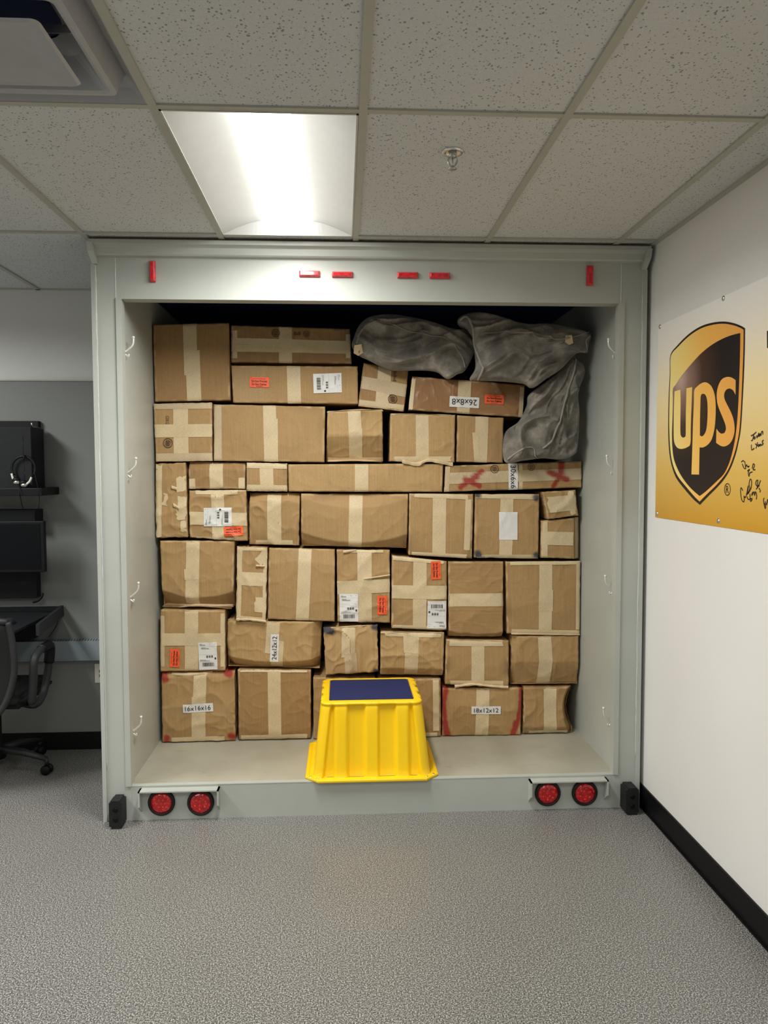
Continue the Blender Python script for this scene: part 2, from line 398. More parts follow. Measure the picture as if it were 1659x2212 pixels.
mb = MB(); mb.box((x0, y0, ZL+.012), (x1, y1, ZL+.02)); mb.build('housing', M['reflector'], tf)

# ------------------------------------------------------------------ air diffuser
vx, vy = X0-TW/2, Y1-TW/2
va = empty('air_vent', (vx, vy, ZC), 'square stepped air diffuser of pale metal in the ceiling', 'air vent')
def sq_ring(mb, levels, rc=.0, mi=0, seg=6):
    """levels: (half size, z, corner radius)"""
    v = []; N = 4*seg
    for h, z, r in levels:
        for q in range(4):
            ccx, ccy = [(1, 1), (-1, 1), (-1, -1), (1, -1)][q]
            for k in range(seg):
                a = q*PI/2 + (PI/2)*k/(seg-1); v.append((vx+ccx*(h-r)+r*math.cos(a), vy+ccy*(h-r)+r*math.sin(a), z))
    f = [(i*N+k, i*N+(k+1) % N, (i+1)*N+(k+1) % N, (i+1)*N+k) for i in range(len(levels)-1) for k in range(N)]
    mb.add(v, f, mi, False); return v, N
mb = MB(); sq_ring(mb, [(.2925, ZC-.003, .004), (.290, ZC-.003, .006), (.268, ZC+.03, .02), (.24, ZC+.055, .03)]); mb.build('frame', M['vent'], va)
mb = MB(); sq_ring(mb, [(.25, ZC+.05, .03), (.229, ZC-.012, .022), (.215, ZC-.014, .02), (.205, ZC-.010, .02), (.165, ZC+.06, .05), (.14, ZC+.085, .1)]); mb.build('louver_ring', M['vent'], va)
mb = MB(); v, N = sq_ring(mb, [(.155, ZC-.022, .02), (.148, ZC-.028, .02), (.135, ZC-.026, .02), (.09, ZC-.012, .04), (.06, ZC-.008, .058)])
mb.add(v[-N:], [tuple(range(N))], 0)
mb.lathe((vx, vy, ZC-.008), (0, 0, -1), [(.006, -.002), (.006, .003), (.001, .004)], 10); mb.build('centre_plate', M['vent'], va)
mb = MB(); mb.box((vx-.23, vy-.23, ZC+.09), (vx+.23, vy+.23, ZC+.1)); mb.build('duct', M['navy'], va)
mb = MB(); mb.box((vx-.2, vy-.003, ZC+.03), (vx+.2, vy+.003, ZC+.05)); mb.box((vx-.003, vy-.2, ZC+.03), (vx+.003, vy+.2, ZC+.05)); mb.build('bracket', M['steel'], va)
# the tile plane is open where the diffuser and the light are recessed
def rebuild_ceiling():
    holes = [(X0-TW+.005, X0-.005, Y1-TW+.005, Y1-.005), (X0+.005, X0+TW-.005, Y1+.005, Y1+TL-.005)]
    xs = sorted({RX0, XW}|{h[i] for h in holes for i in (0, 1)}); ys_ = sorted({RY0, 6.2}|{h[i] for h in holes for i in (2, 3)})
    mbb = MB()
    for i in range(len(xs)-1):
        for j in range(len(ys_)-1):
            mx, my = (xs[i]+xs[i+1])/2, (ys_[j]+ys_[j+1])/2
            if any(h[0] < mx < h[1] and h[2] < my < h[3] for h in holes): continue
            mbb.box((xs[i], ys_[j], ZC+.001), (xs[i+1], ys_[j+1], ZC+.08))
    mbb.box((RX0, RY0, ZC+.14), (XW, 6.2, ZC+.16))
    me = cl.data; me.clear_geometry(); me.from_pydata([tuple(v) for v in mbb.v], [], mbb.f); me.update()
rebuild_ceiling()

# ------------------------------------------------------------------ sprinkler
sx, sy = 0.372, 2.60
sp = empty('fire_sprinkler', (sx, sy, ZC), 'small chrome fire sprinkler head hanging from a ceiling tile', 'sprinkler')
mb = MB(); mb.lathe((sx, sy, ZC), (0, 0, -1), [(.036, -.001), (.037, .002), (.034, .007), (.024, .006), (.018, -.001)], 32); mb.build('escutcheon', M['chrome'], sp)
mb = MB(); mb.lathe((sx, sy, ZC), (0, 0, -1), [(.0, 0), (.013, 0), (.013, .018), (.009, .022), (.0, .022)], 20)
for s in (-1, 1):
    mb.tube(spline([(sx+s*.011, sy, ZC-.018), (sx+s*.015, sy, ZC-.032), (sx+s*.009, sy, ZC-.046), (sx, sy, ZC-.052)], 4), .0028, 8)
mb.tube([(sx, sy, ZC-.022), (sx, sy, ZC-.05)], .0022, 8); mb.build('body', M['steel'], sp)
mb = MB(); mb.lathe((sx, sy, ZC-.053), (0, 0, -1), [(0, 0), (.006, 0), (.014, .003), (.0145, .005), (0, .006)], 16); mb.build('deflector', M['steel'], sp)

# ------------------------------------------------------------------ trailer rear
XL0, XLi, XRi, XR0 = -1.140, -1.012, 1.322, 1.450
ZH, ZT = 2.458, 2.646
tr = empty('truck_trailer', (0.155, YT, 0), 'grey painted open trailer rear built into the room and loaded with boxes', 'trailer')
TM = M['trailer']
mb = MB(); mb.box((XL0, YT, 0), (XLi, YT+.05, ZT)); mb.box((XL0-.004, YT-.010, 0), (XL0+.014, YT+.002, ZT-.03)); mb.box((XLi-.024, YT-.008, ZF), (XLi+.001, YT+.002, ZH+.004)); mb.build('left_post', TM, tr)
mb = MB(); mb.box((XRi, YT, 0), (XR0, YT+.05, ZT)); mb.box((XR0-.014, YT-.010, 0), (XR0+.004, YT+.002, ZT-.03)); mb.box((XRi-.001, YT-.008, ZF), (XRi+.024, YT+.002, ZH+.004)); mb.build('right_post', TM, tr)
mb = MB(); mb.box((XL0, YT+.05, 0), (XLi-.008, 5.5, ZT)); mb.build('left_side_wall', TM, tr)
mb = MB(); mb.box((XRi+.016, YT+.05, 0), (XR0, 5.5, ZT)); mb.build('right_side_wall', TM, tr)
mb = MB(); mb.box((XLi, YT+.001, ZH), (XRi, YT+.075, ZT)); mb.build('header', TM, tr)
mb = MB(); mb.box((XLi, YT+.001, 0), (XRi, YT+.03, ZF-.004)); mb.box((XLi, YT, ZF-.004), (XRi, YT+.03, ZF), 0); mb.build('sill', TM, tr)
mb = MB(); mb.box((XLi-.008, YT+.03, ZF-.03), (XRi+.016, 5.0, ZF)); mb.build('deck', M['deck'], tr)
mb = MB(); mb.box((XLi-.008, YT+.075, 2.60), (XRi+.016, 5.0, ZT)); mb.box((XLi-.008, 4.95, ZF), (XRi+.016, 5.0, 2.60)); mb.build('inner_lining', M['navy'], tr)
# drip rail along the top: upper lip, lower band
mb = MB(); v = []
prof = [(YT+.03, 2.714), (YT-.052, 2.714), (YT-.055, 2.711), (YT-.055, 2.694), (YT-.036, 2.688), (YT-.030, 2.684), (YT-.026, 2.656), (YT-.020, 2.650), (YT, 2.646), (YT+.03, 2.646)]
xa, xb = XL0-.004, XR0+.002
for x in (xa, xb): v += [(x, y, z) for y, z in prof]
n = len(prof); mb.add(v, [(i, (i+1) % n, n+(i+1) % n, n+i) for i in range(n)]+[tuple(range(n)), tuple(range(2*n-1, n-1, -1))]); mb.build('top_rail', TM, tr)
for s, xe in ((1, XL0), (-1, XR0)):
    mb = MB(); v = []
    for dx0, dx1, z, y in ((-.006, .018, 2.700, YT-.06), (-.004, .022, 2.660, YT-.052), (.002, .026, 2.628, YT-.03), (.004, .026, 2.612, YT-.018)):
        v += [(xe+s*dx0, y, z), (xe+s*dx1, y, z), (xe+s*dx1, YT-.002, z), (xe+s*dx0, YT-.002, z)]
    f = [(4*i+k, 4*i+(k+1) % 4, 4*i+4+(k+1) % 4, 4*i+4+k) for i in range(3) for k in range(4)]+[(0, 1, 2, 3), (12, 13, 14, 15)]
    mb.add(v, f); mb.build('rail_end_bracket', TM, tr)
# caulk beads
for x, za, zb in ((XL0+.0155, .25, 2.62), (XLi-.024, ZH, 2.645), (XR0-.0155, .25, 2.62), (XRi+.008, ZH, 2.645)):
    mb = MB(); n = 60
    mb.tube([(x+.0012*noise.noise(Vector((i*.7, x, 0))), YT-.0005, za+(zb-za)*i/n) for i in range(n+1)], [.0014+.0014*max(0, noise.noise(Vector((i*.9, 5, x)))) for i in range(n+1)], 5); mb.build('caulk_bead', M['caulk'], tr)
# marker lamps
for (a, b, c, d) in ((322, 563, 336, 609), (646, 584, 691, 598), (717, 586, 762, 599), (858, 587, 903, 601), (928, 588, 972, 602), (1268, 573, 1282, 617)):
    p = U(a, b, 1, YT-.01); q = U(c, d, 1, YT-.01)
    mk = MB(); x0_, x1_, z0_, z1_ = p.x, q.x, q.z, p.z; w = min(x1_-x0_, z1_-z0_)*.28
    mk.box((x0_, YT-.010, z0_), (x1_, YT+.002, z1_), 0, .0025)
    mk.add([(x0_+.002, YT-.0105, z0_+.002), (x1_-.002, YT-.0105, z0_+.002), (x1_-.002, YT-.0105, z1_-.002), (x0_+.002, YT-.0105, z1_-.002),
            (x0_+w*.9, YT-.021, z0_+w*.9), (x1_-w*.9, YT-.021, z0_+w*.9), (x1_-w*.9, YT-.021, z1_-w*.9), (x0_+w*.9, YT-.021, z1_-w*.9)],
           [(0, 1, 5, 4), (1, 2, 6, 5), (2, 3, 7, 6), (3, 0, 4, 7), (4, 5, 6, 7)])
    tag(mk.build('marker_lamp', M['marker'], tr), label='red marker lamp')
# tail lamp housings and lamps
for (xa, ya, xb, lam) in ((299, 1703, 473, ((348, 1735), (433, 1735))), (1145, 1685, 1313, ((1184, 1715), (1264, 1714)))):
    a = U(xa, ya, 1, YT-.03); b = U(xb, ya, 1, YT-.03); zt_ = ZF-.012
    mb = MB(); mb.box((a.x, YT-.045, zt_-.006), (b.x, YT+.002, zt_))
    for x in (a.x, b.x-.008):
        mb.add([(x+dx, y, z) for dx in (0, .008) for y, z in ((YT+.002, zt_), (YT-.045, zt_), (YT-.045, zt_-.075), (YT+.002, zt_-.115))],
               [(0, 1, 2, 3), (7, 6, 5, 4), (0, 4, 5, 1), (1, 5, 6, 2), (2, 6, 7, 3), (3, 7, 4, 0)])
    mb.build('lamp_hood', TM, tr)
    for li, (lx, ly) in enumerate(lam):
        c = U(lx, ly, 1, YT-.012)
        mb = MB(); mb.lathe((c.x, YT, c.z), (0, -1, 0), [(.064, 0), (.064, .008), (.060, .014), (.053, .016), (.050, .013), (.050, .008)], 40)
        tg = mb.build('tail_lamp', M['rubber'], tr); tag(tg, label='round red tail lamp in a black rubber ring')
        mb = MB(); mb.lathe((c.x, YT, c.z), (0, -1, 0), [(.051, .008), (.047, .015), (.03, .019), (.0, .020)], 40); mb.build('lens', M['red_lens'], tg)
        mb = MB(); nled = 19 if (xa < 500 and li == 0) else 6
        for k in range(nled):
            if nled == 6: a2 = 2*PI*k/6+.4; rr = .027
            else: a2 = 2*PI*(k if k < 12 else k-12)/(12 if k < 12 else 6); rr = .037 if k < 12 else .019
            if k == 18: rr = 0
            mb.lathe((c.x+rr*math.cos(a2), YT-.0165+ (0.0025 if rr > .03 else 0), c.z+rr*math.sin(a2)), (0, -1, 0), [(.0042, 0), (.0036, .0028), (.0, .0042)], 8)
        mb.build('diodes', M['red_lens_led'], tg)
# rubber bumpers
for s, (fx0, fx1) in ((1, (235, 263)), (-1, (1352, 1380))):
    yf = 3.555; a = U(fx0, 1750, 1, yf); b = U(fx1, 1750, 1, yf)
    mb = MB(); bm = bmesh.new(); bmesh.ops.create_cube(bm, size=1)
    for v in bm.verts: v.co = Vector(((a.x+b.x)/2+v.co.x*(b.x-a.x), (yf+YT-.011)/2+v.co.y*(YT-.011-yf), .068+v.co.z*.132))
    bmesh.ops.bevel(bm, geom=[e for e in bm.edges if abs((e.verts[0].co-e.verts[1].co).normalized().y) > .9], offset=.010, segments=3, affect='EDGES'); mb.bm(bm)
    rb = mb.build('rubber_bumper', M['rubber'], tr)
    for z in (.045, .092):
        mb = MB(); mb.lathe(((a.x+b.x)/2, yf, z), (0, 1, 0), [(.0125, -.0015), (.0125, .0), (.0105, .0003), (.0105, -.0012), (.006, -.0012), (0, -.0012)], 20)
        mb.build('bolt_socket', M['black_plastic'], rb)
# coat hooks
for sgn, xw_, pts in ((1, XLi-.008, ((277, 752), (284.5, 1013), (292, 1282), (297, 1571))), (-1, XRi+.016, ((1322, 755), (1317, 1007), (1311, 1266), (1308, 1551)))):
    for (px, py) in pts:
        yk = 3.715; z = U(px, py, 0, xw_+sgn*.01).z; z = U(px, py, 1, yk).z
        mb = MB(); hx = xw_
        mb.box((min(hx, hx+sgn*.003), yk-.006, z-.055), (max(hx, hx+sgn*.003), yk+.006, z-.005), 0, .001)
        mb.tube(spline([(hx+sgn*.003, yk, z-.018), (hx+sgn*.012, yk, z-.010), (hx+sgn*.032, yk, z+.008), (hx+sgn*.040, yk, z+.024), (hx+sgn*.041, yk, z+.046)], 5), .0044, 8)
        mb.tube(spline([(hx+sgn*.003, yk, z-.03), (hx+sgn*.016, yk, z-.040), (hx+sgn*.018, yk, z-.028)], 4), .0042, 8)
        bm = bmesh.new(); bmesh.ops.create_uvsphere(bm, u_segments=12, v_segments=8, radius=.0075, matrix=Matrix.Translation((hx+sgn*.041, yk, z+.050))); mb.bm(bm, 0, True)
        mb.build('coat_hook', M['hook'], tr)

# ------------------------------------------------------------------ cardboard boxes
YBX = 4.215
class Box:
    def __init__(s, label, quad, mat='card', dy=0, bulge=.004, crump=.0035, wav=.0015, fold_b=None, fold_t=None, fold_l=None, fold_r=None, depth=.38, tilt=0, paint=(), seed=None, ring=.006, edge_wear=0, pinch=0):
        s.pinch = pinch; s.mat_h = mat == 'cardh'
        s.label = label; s.Y = YBX+dy; s.q = [U(px, py, 1, s.Y) for px, py in quad]
        for p in s.q: p.x = min(max(p.x, -1.0135), 1.3305); p.z = max(p.z, ZF+.0012)
        s.bulge, s.crump, s.wav = bulge, crump*1.5, wav; s.fb, s.ft, s.fl, s.fr = fold_b, fold_t, fold_l, fold_r
        s.sd = seed if seed is not None else len(BOXES)*3.7+1.3; s.paint = paint; s.r = ring; s.tilt = tilt
        s.w = (s.q[1]-s.q[0]).length; s.h = (s.q[3]-s.q[0]).length
        s.nu = max(10, int(s.w/.0055)); s.nv = max(10, int(s.h/.0055))
        rs = random.Random(int(s.sd*31)); s.scores = [rs.uniform(.012, .028), s.w-rs.uniform(.012, .03)]+[rs.uniform(.15, .85)*s.w for _ in range(rs.randint(0, 2))]
        cen = (s.q[0]+s.q[1]+s.q[2]+s.q[3])/4; zb = min(s.q[2].z, s.q[3].z)
        s.root = empty('cardboard_box', (cen.x, s.Y, zb), label, 'box', 'cardboard boxes stacked in the trailer')
        s.grid = [[s.raw(i/s.nu, j/s.nv) for i in range(s.nu+1)] for j in range(s.nv+1)]
        s.marks = MB(); s.mat = mat; s.depth = depth; s.torn = edge_wear
        BOXES.append(s)
    def flat(s, u, v):
        a, b, c, d = s.q; return a*(1-u)*(1-v)+b*u*(1-v)+c*u*v+d*(1-u)*v
    def raw(s, u, v):
        p = s.flat(u, v); d = 0
        k = 16*u*(1-u)*v*(1-v); d += s.bulge*k + s.tilt*(v-.5)
        q = Vector((p.x*1.0+s.sd*7.1, s.sd, p.z))
        if s.crump:
            n1 = 1-abs(noise.noise(q*5.5))*2.2; n2 = 1-abs(noise.noise(q*13+Vector((3, 1, 7))))*2.2
            d += s.crump*(max(0, n1)**3*1.2+max(0, n2)**4*.5-.4) + s.crump*1.3*noise.noise(q*3)
        def fold(f, t, o):
            v0, k_, arch = f; k_ *= 2.0; lim = v0+arch*(4*o*(1-o)-.5)+.02*noise.noise(Vector((o*4, s.sd, 0)))
            return -k_*max(0, t-lim)
        if s.fb: d += fold(s.fb, v, u)*s.h
        if s.ft: d += fold((1-s.ft[0], s.ft[1], s.ft[2]), 1-v, u)*s.h
        if s.fl: d += fold((1-s.fl[0], s.fl[1], s.fl[2]), 1-u, v)*s.w
        if s.fr: d += fold(s.fr, u, v)*s.w
        for q_ in s.scores:
            t_ = abs((v*s.h if s.mat_h else u*s.w)-q_)
            if t_ < .005: d -= .0013*(1-t_/.005)
        e = min(u*s.w, (1-u)*s.w, v*s.h, (1-v)*s.h)
        if e < s.r: d -= s.r*(1-math.sqrt(max(0, 1-(1-e/s.r)**2)))
        wv = s.wav
        if s.pinch: p = p - Vector((s.pinch*math.sin(PI*min(1, v*1.15))*u**5, 0, 0))
        if u in (0, 1): p = p + Vector(((.5-u)*2*abs(noise.noise(Vector((v*6, s.sd, 2))))*wv*2, 0, 0))
        if v in (0, 1): p = p + Vector((0, 0, (v-.5)*2*abs(noise.noise(Vector((u*6, s.sd, 9))))*wv*2))
        return Vector((p.x, p.y-d, p.z))
    def uv(s, px, py):
        p = U(px, py, 1, s.Y); u = v = .5
        for _ in range(4):
            f = s.flat(u, v); e = 1e-3; fu = (s.flat(u+e, v)-f)/e; fv = (s.flat(u, v+e)-f)/e
            r = p-f; D = fu.x*fv.z-fv.x*fu.z
            u += (r.x*fv.z-fv.x*r.z)/D; v += (fu.x*r.z-r.x*fu.z)/D
        return min(max(u, 0), 1), min(max(v, 0), 1)
    def at(s, px, py, off=.001):
        u, v = s.uv(px, py); x = u*s.nu; y = v*s.nv; i = min(int(x), s.nu-1); j = min(int(y), s.nv-1); a = x-i; b = y-j
        G = s.grid; p = G[j][i]*(1-a)*(1-b)+G[j][i+1]*a*(1-b)+G[j+1][i+1]*a*b+G[j+1][i]*(1-a)*b
        return Vector((p.x, p.y-off, p.z))
    def pc(s, p):
        best = (0, 0, 0, 0)
        for (x0, y0, x1, y1, r, c) in s.wp:
            a = Vector((x0, y0)); b = Vector((x1, y1)); q = Vector((p.x, p.z)); ab = b-a; t = max(0, min(1, (q-a).dot(ab)/max(1e-9, ab.length_squared)))
            d = (q-(a+ab*t)).length; k = max(0, min(1, 1.35-d/r*(1.0+.3*noise.noise(Vector((p.x*40, 0, p.z*40)))))); k = min(.92, k*1.3)
            if k > best[3]: best = (c[0], c[1], c[2], k)
        return best
    def wpaint(s):
        s.wp = []
        for (x0, y0, x1, y1, r, c) in s.paint:
            a = U(x0, y0, 1, s.Y); b = U(x1, y1, 1, s.Y); s.wp.append((a.x, a.z, b.x, b.z, r*s.Y/FPX, c))
    def patch(s, fn, na, nb, off):
        """fn(a,b)->px,py"""
        v = [s.at(*fn(i/na, j/nb), off) for j in range(nb+1) for i in range(na+1)]
        f = [(j*(na+1)+i, j*(na+1)+i+1, (j+1)*(na+1)+i+1, (j+1)*(na+1)+i) for j in range(nb) for i in range(na)]
        return v, f
    def tape(s, x0, y0, x1, y1, w, lay=0, rag=.5, mat='tape', name='tape'):
        d = Vector((x1-x0, y1-y0)); L = d.length; d.normalize(); nrm = Vector((-d.y, d.x)); rnd = random.Random(int(x0*7+y0))
        na = max(3, int(w/4)); nb = max(4, int(L/4)); ja = [rnd.uniform(-rag, rag)*1.5 for _ in range(na+1)]; jb = [rnd.uniform(-rag, rag)*1.5 for _ in range(na+1)]
        sk = rnd.uniform(-1, 1)*rag
        def fn(a, b):
            ia = int(round(a*na)); t = b*L+(1-b)*ja[ia]*(b < .02)+jb[ia]*(b > .98)
            wob = .35*rag*noise.noise(Vector((b*L*.05, x0, y0))); p = Vector((x0, y0))+d*t+nrm*((a-.5)*w+wob+sk*(b-.5)); return p.x, p.y
        v, f = s.patch(fn, na, nb, .0019+.0008*lay)
        s.wpaint()
        return mesh(name, v, f, M[mat], s.root, smooth=True, vcol=[s.pc(p) for p in v])
    def flap(s, pts, w, off=.006):
        """torn strip of paper standing off an edge"""
        P = [Vector((a, b, 0)) for a, b in pts]; P = spline(P, 5); v = []; rnd = random.Random(int(pts[0][0]))
        for k, p in enumerate(P):
            o = off+.004*noise.noise(Vector((k*.8, s.sd, 0)))
            h = w*(.6+.8*abs(noise.noise(Vector((k*.55, s.sd, 4)))))
            a = s.at(p.x, p.y-h*.5, .0012); b = U(p.x, p.y+h*.5, 1, a.y-o); m = (a+b)/2+Vector((0, -o*.8, 0)); v += [a, m, b]
        f = [(3*i+k, 3*i+3+k, 3*i+4+k, 3*i+1+k) for i in range(len(P)-1) for k in (0, 1)]
        o = mesh('torn_flap', v, f, M['torn'], s.root, smooth=False)
        so = o.modifiers.new('s', 'SOLIDIFY'); so.thickness = .0016; return o
    def loc(s, cx, cy, ang):
        c, sn = math.cos(math.radians(ang)), math.sin(math.radians(ang))
        return lambda a, b: (cx+a*c-b*sn, cy+a*sn+b*c)          # a right, b down in label space
    def plate(s, mb, L, w, h, off, mi):
        v, f = s.patch(lambda a, b: L((a-.5)*w, (b-.5)*h), max(3, int(w/5)), max(3, int(h/5)), off); mb.add(v, f, mi)
    def rect(s, mb, L, a0, b0, a1, b1, off, mi):
        mb.add([s.at(*L(a, b), off) for a, b in ((a0, b0), (a1, b0), (a1, b1), (a0, b1))], [(0, 1, 2, 3)], mi)
    def text(s, mb, L, txt, a, b, w, h, off, mi, bold=False):
        v, f, _ = text_mesh(txt, bold); mb.add([s.at(*L(a+x*w, b-y*h), off) for x, y in v], f, mi)
    def sticker(s, cx, cy, w, h, ang):
        mb = MB(); L = s.loc(cx, cy, ang); s.plate(mb, L, w, h, .0048, 0)
        s.text(mb, L, 'System Test Package', 0, -h*.33, w*.62, h*.10, .0064, 1)
        s.text(mb, L, 'Do Not Process', 0, -h*.10, w*.80, h*.2, .0064, 1, True)
        s.text(mb, L, 'Do Not Deliver', 0, h*.20, w*.78, h*.2, .0064, 1, True)
        s.rect(mb, L, -w*.18, h*.385, w*.18, h*.41, .0064, 1)
        return mb.build('warning_sticker', [M['orange'], M['black_ink']], s.root)
    def shiplabel(s, cx, cy, w, h, ang, blank=False):
        """w across, h down when the label reads upright"""
        mb = MB(); L = s.loc(cx, cy, ang); s.plate(mb, L, w, h, .0044, 0)
        if not blank:
            rnd = random.Random(int(cx)); o = .0058
            x = -.30*w
            while x < .32*w:
                bw = rnd.choice((.010, .016, .026))*w; s.rect(mb, L, x, .24*h, x+bw, .38*h, o, 1); x += bw+rnd.choice((.010, .016, .022))*w
            for k in range(3): s.rect(mb, L, (-.08+k*.13)*w, -.02*h, (-.08+k*.13+.09)*w, .06*h, o, 2)
            s.rect(mb, L, .36*w, .06*h, .44*w, .13*h, o, 1)
            for (a, b, c) in ((-.42, -.44, -.30), (-.42, -.415, -.14), (-.42, -.39, -.12), (-.36, -.31, -.12), (-.36, -.285, .06), (-.34, -.26, .1), (-.42, .135, -.1), (-.42, .165, .1), (.1, -.44, .16), (.38, -.44, .44)):
                x = a*w
                while x < c*w:
                    lw = rnd.uniform(.02, .06)*w; s.rect(mb, L, x, b*h-.006*h, min(x+lw, c*w), b*h+.006*h, o, 2); x += lw+.012*w
            for (b) in (-.36, -.05, .2): s.rect(mb, L, -.47*w, b*h, .47*w, b*h+.003*h, o, 2)
        return mb.build('shipping_label', [M['white_label'], M['black_ink'], M['grey_ink']], s.root)
    def sizelabel(s, cx, cy, w, h, ang, txt):
        mb = MB(); L = s.loc(cx, cy, ang); s.plate(mb, L, w, h, .0044, 0); s.text(mb, L, txt, 0, 0, w*.84, h*.56, .0064, 1)
        return mb.build('size_label', [M['white_label'], M['black_ink']], s.root)
    def stamp(s, cx, cy, r, inner=True):
        for ra, rb in ((r, r*.86), (r*.62, r*.54)) if inner else ((r, r*.8),):
            n = 28; v = [s.at(cx+q*math.cos(2*PI*k/n), cy+q*math.sin(2*PI*k/n), .0034) for q in (ra, rb) for k in range(n)]
            s.marks.add(v, [(k, (k+1) % n, n+(k+1) % n, n+k) for k in range(n)], 1)
        for k in range(5):
            y = cy+(k-2)*r*.2; h = r*.4; s.marks.add([s.at(cx-h, y, .0034), s.at(cx+h, y, .0034), s.at(cx+h, y+r*.09, .0034), s.at(cx-h, y+r*.09, .0034)], [(0, 1, 2, 3)], 1)
    def print(s, txt, cx, cy, w, h, ang):
        s.text(s.marks, s.loc(cx, cy, ang), txt, 0, 0, w, h, .0034, 1)
    def body(s):
        nu, nv = s.nu, s.nv; mb = MB(); v = [p for row in s.grid for p in row]; s.wpaint()
        idx = lambda i, j: j*(nu+1)+i
        f = [(idx(i, j), idx(i+1, j), idx(i+1, j+1), idx(i, j+1)) for j in range(nv) for i in range(nu)]
        sm = [True]*len(f)
        ring = [idx(i, 0) for i in range(nu)]+[idx(nu, j) for j in range(nv)]+[idx(i, nv) for i in range(nu, 0, -1)]+[idx(0, j) for j in range(nv, 0, -1)]
        base = len(v); c = s.root.location
        cen = (s.q[0]+s.q[1]+s.q[2]+s.q[3])/4
        for k in ring:
            p = v[k]; v.append(Vector((cen.x+(p.x-cen.x)*.985, s.Y+.03, cen.z+(p.z-cen.z)*.99)))
        b2 = len(v)
        for k in ring:
            p = v[k]; v.append(Vector((cen.x+(p.x-cen.x)*.975, s.Y+s.depth, cen.z+(p.z-cen.z)*.985)))
        n = len(ring)
        f += [(ring[k], base+k, base+(k+1) % n, ring[(k+1) % n]) for k in range(n)]+[(base+k, b2+k, b2+(k+1) % n, base+(k+1) % n) for k in range(n)]
        f.append(tuple(b2+k for k in range(n))); sm += [False]*(2*n+1)
        vc = [s.pc(p) for p in v]
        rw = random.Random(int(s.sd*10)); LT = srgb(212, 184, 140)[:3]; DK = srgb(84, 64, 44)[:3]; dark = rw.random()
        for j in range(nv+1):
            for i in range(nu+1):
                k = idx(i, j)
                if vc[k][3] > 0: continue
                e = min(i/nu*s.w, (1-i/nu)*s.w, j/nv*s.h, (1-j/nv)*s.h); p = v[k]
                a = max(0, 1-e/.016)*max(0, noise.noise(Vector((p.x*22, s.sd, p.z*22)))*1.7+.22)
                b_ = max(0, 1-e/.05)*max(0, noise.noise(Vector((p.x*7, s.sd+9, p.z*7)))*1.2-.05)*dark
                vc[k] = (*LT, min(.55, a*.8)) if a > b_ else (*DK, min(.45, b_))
        fm = [0]*len(f); n0 = len(v)
        v += s.marks.v; f += [tuple(i+n0 for i in q) for q in s.marks.f]; fm += [1]*len(s.marks.f); sm += [False]*len(s.marks.f); vc += [(0, 0, 0, 0)]*len(s.marks.v)
        mesh('carton', v, f, [M[s.mat], M['ink']], s.root, fm, sm, vcol=vc)
        if s.torn:
            pass
BOXES = []
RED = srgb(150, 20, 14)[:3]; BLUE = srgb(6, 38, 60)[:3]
# ---- top row
b = Box('large dark square box at the top left corner of the stack', ((329, 701), (494, 697), (498, 865), (334, 868)), 'card2', dy=.02, crump=.001, wav=.0005)
b.tape(410, 699, 413, 810, 29); b.tape(416, 757, 420, 866, 31, 1)
b = Box('long flat box lying topmost, taped across with a soft split seam', ((499, 702), (756, 710), (760, 786), (499, 783)), 'card2', dy=.05, crump=.003)
for a in ((501, 737, 757, 744, 14), (501, 752, 757, 757, 15), (617, 707, 617, 785, 28), (506, 714, 506, 774, 13), (752, 722, 752, 774, 10)): b.tape(*a)
b.stamp(596, 720, 9); b.stamp(662, 722, 7); b.print('8x8', 642, 721, 14, 8, 0)
b = Box('long box near the top with an orange sticker left and a white shipping label right', ((499, 789), (773, 791), (774, 873), (503, 870)), 'card', crump=.0015)
b.tape(634, 789, 636, 872, 29); b.sticker(560.5, 826, 41.5, 22, 1); b.shiplabel(707.5, 828, 42, 61, 88)
b.tape(500, 830, 575, 832, 78, 1, 1, 'clear', 'clear_tape')
b = Box('small tilted box wedged under the left mesh bag, cross taped', ((785, 783), (883, 800), (873, 889), (773, 877)), 'card2', crump=.003, dy=.01)
b.tape(832, 791, 824, 883, 29); b.tape(781, 826, 880, 845, 27, 1, .5, 'tape2'); b.tape(776, 870, 872, 882, 14, 1); b.stamp(848, 862, 10); b.print('8x8x8', 853, 812, 24, 7, 95)
b = Box('glossy wrapped box with an upside-down 26x8x8 label', ((890, 812), (1135, 831), (1130, 902), (882, 886)), 'cardg', crump=.003, dy=-.005)
b.tape(1004, 821, 1000, 897, 28, 0); b.sizelabel(1002.5, 869, 64, 23, 183, '26x8x8'); b.sticker(1067, 863, 41, 20, 3); b.tape(893, 818, 887, 884, 9, 1, 1); b.tape(1128, 836, 1123, 902, 9, 1, 1)
# ---- row two
b = Box('square box with a taped cross and a round printed stamp, at the left wall', ((331, 872), (458, 869), (459, 996), (336, 998)), 'card', crump=.001)
b.tape(390, 871, 392, 997, 32); b.tape(332, 931, 459, 930, 28, 1); b.tape(332, 878, 458, 876, 13, 1, .5, 'tape2'); b.tape(336, 988, 459, 987, 17, 1, .5, 'tape2')
b.stamp(363, 957, 10.5); b.print('12X12', 362, 908, 18, 7, 90)
b = Box('wide plain box under the long labelled box, taped at centre and left edge', ((461, 873), (703, 878), (701, 999), (461, 996)), 'card', crump=.0012)
b.tape(582, 873, 584, 960, 28); b.tape(585, 905, 586, 998, 30, 1); b.tape(470, 870, 471, 996, 17, 0, .3, 'tape2')
b = Box('battered box with a dark gap along its right side, upper middle of the stack', ((707, 888), (826, 885), (829, 997), (704, 998)), 'card3', crump=.005, fold_b=(.5, .32, 0), dy=-.005)
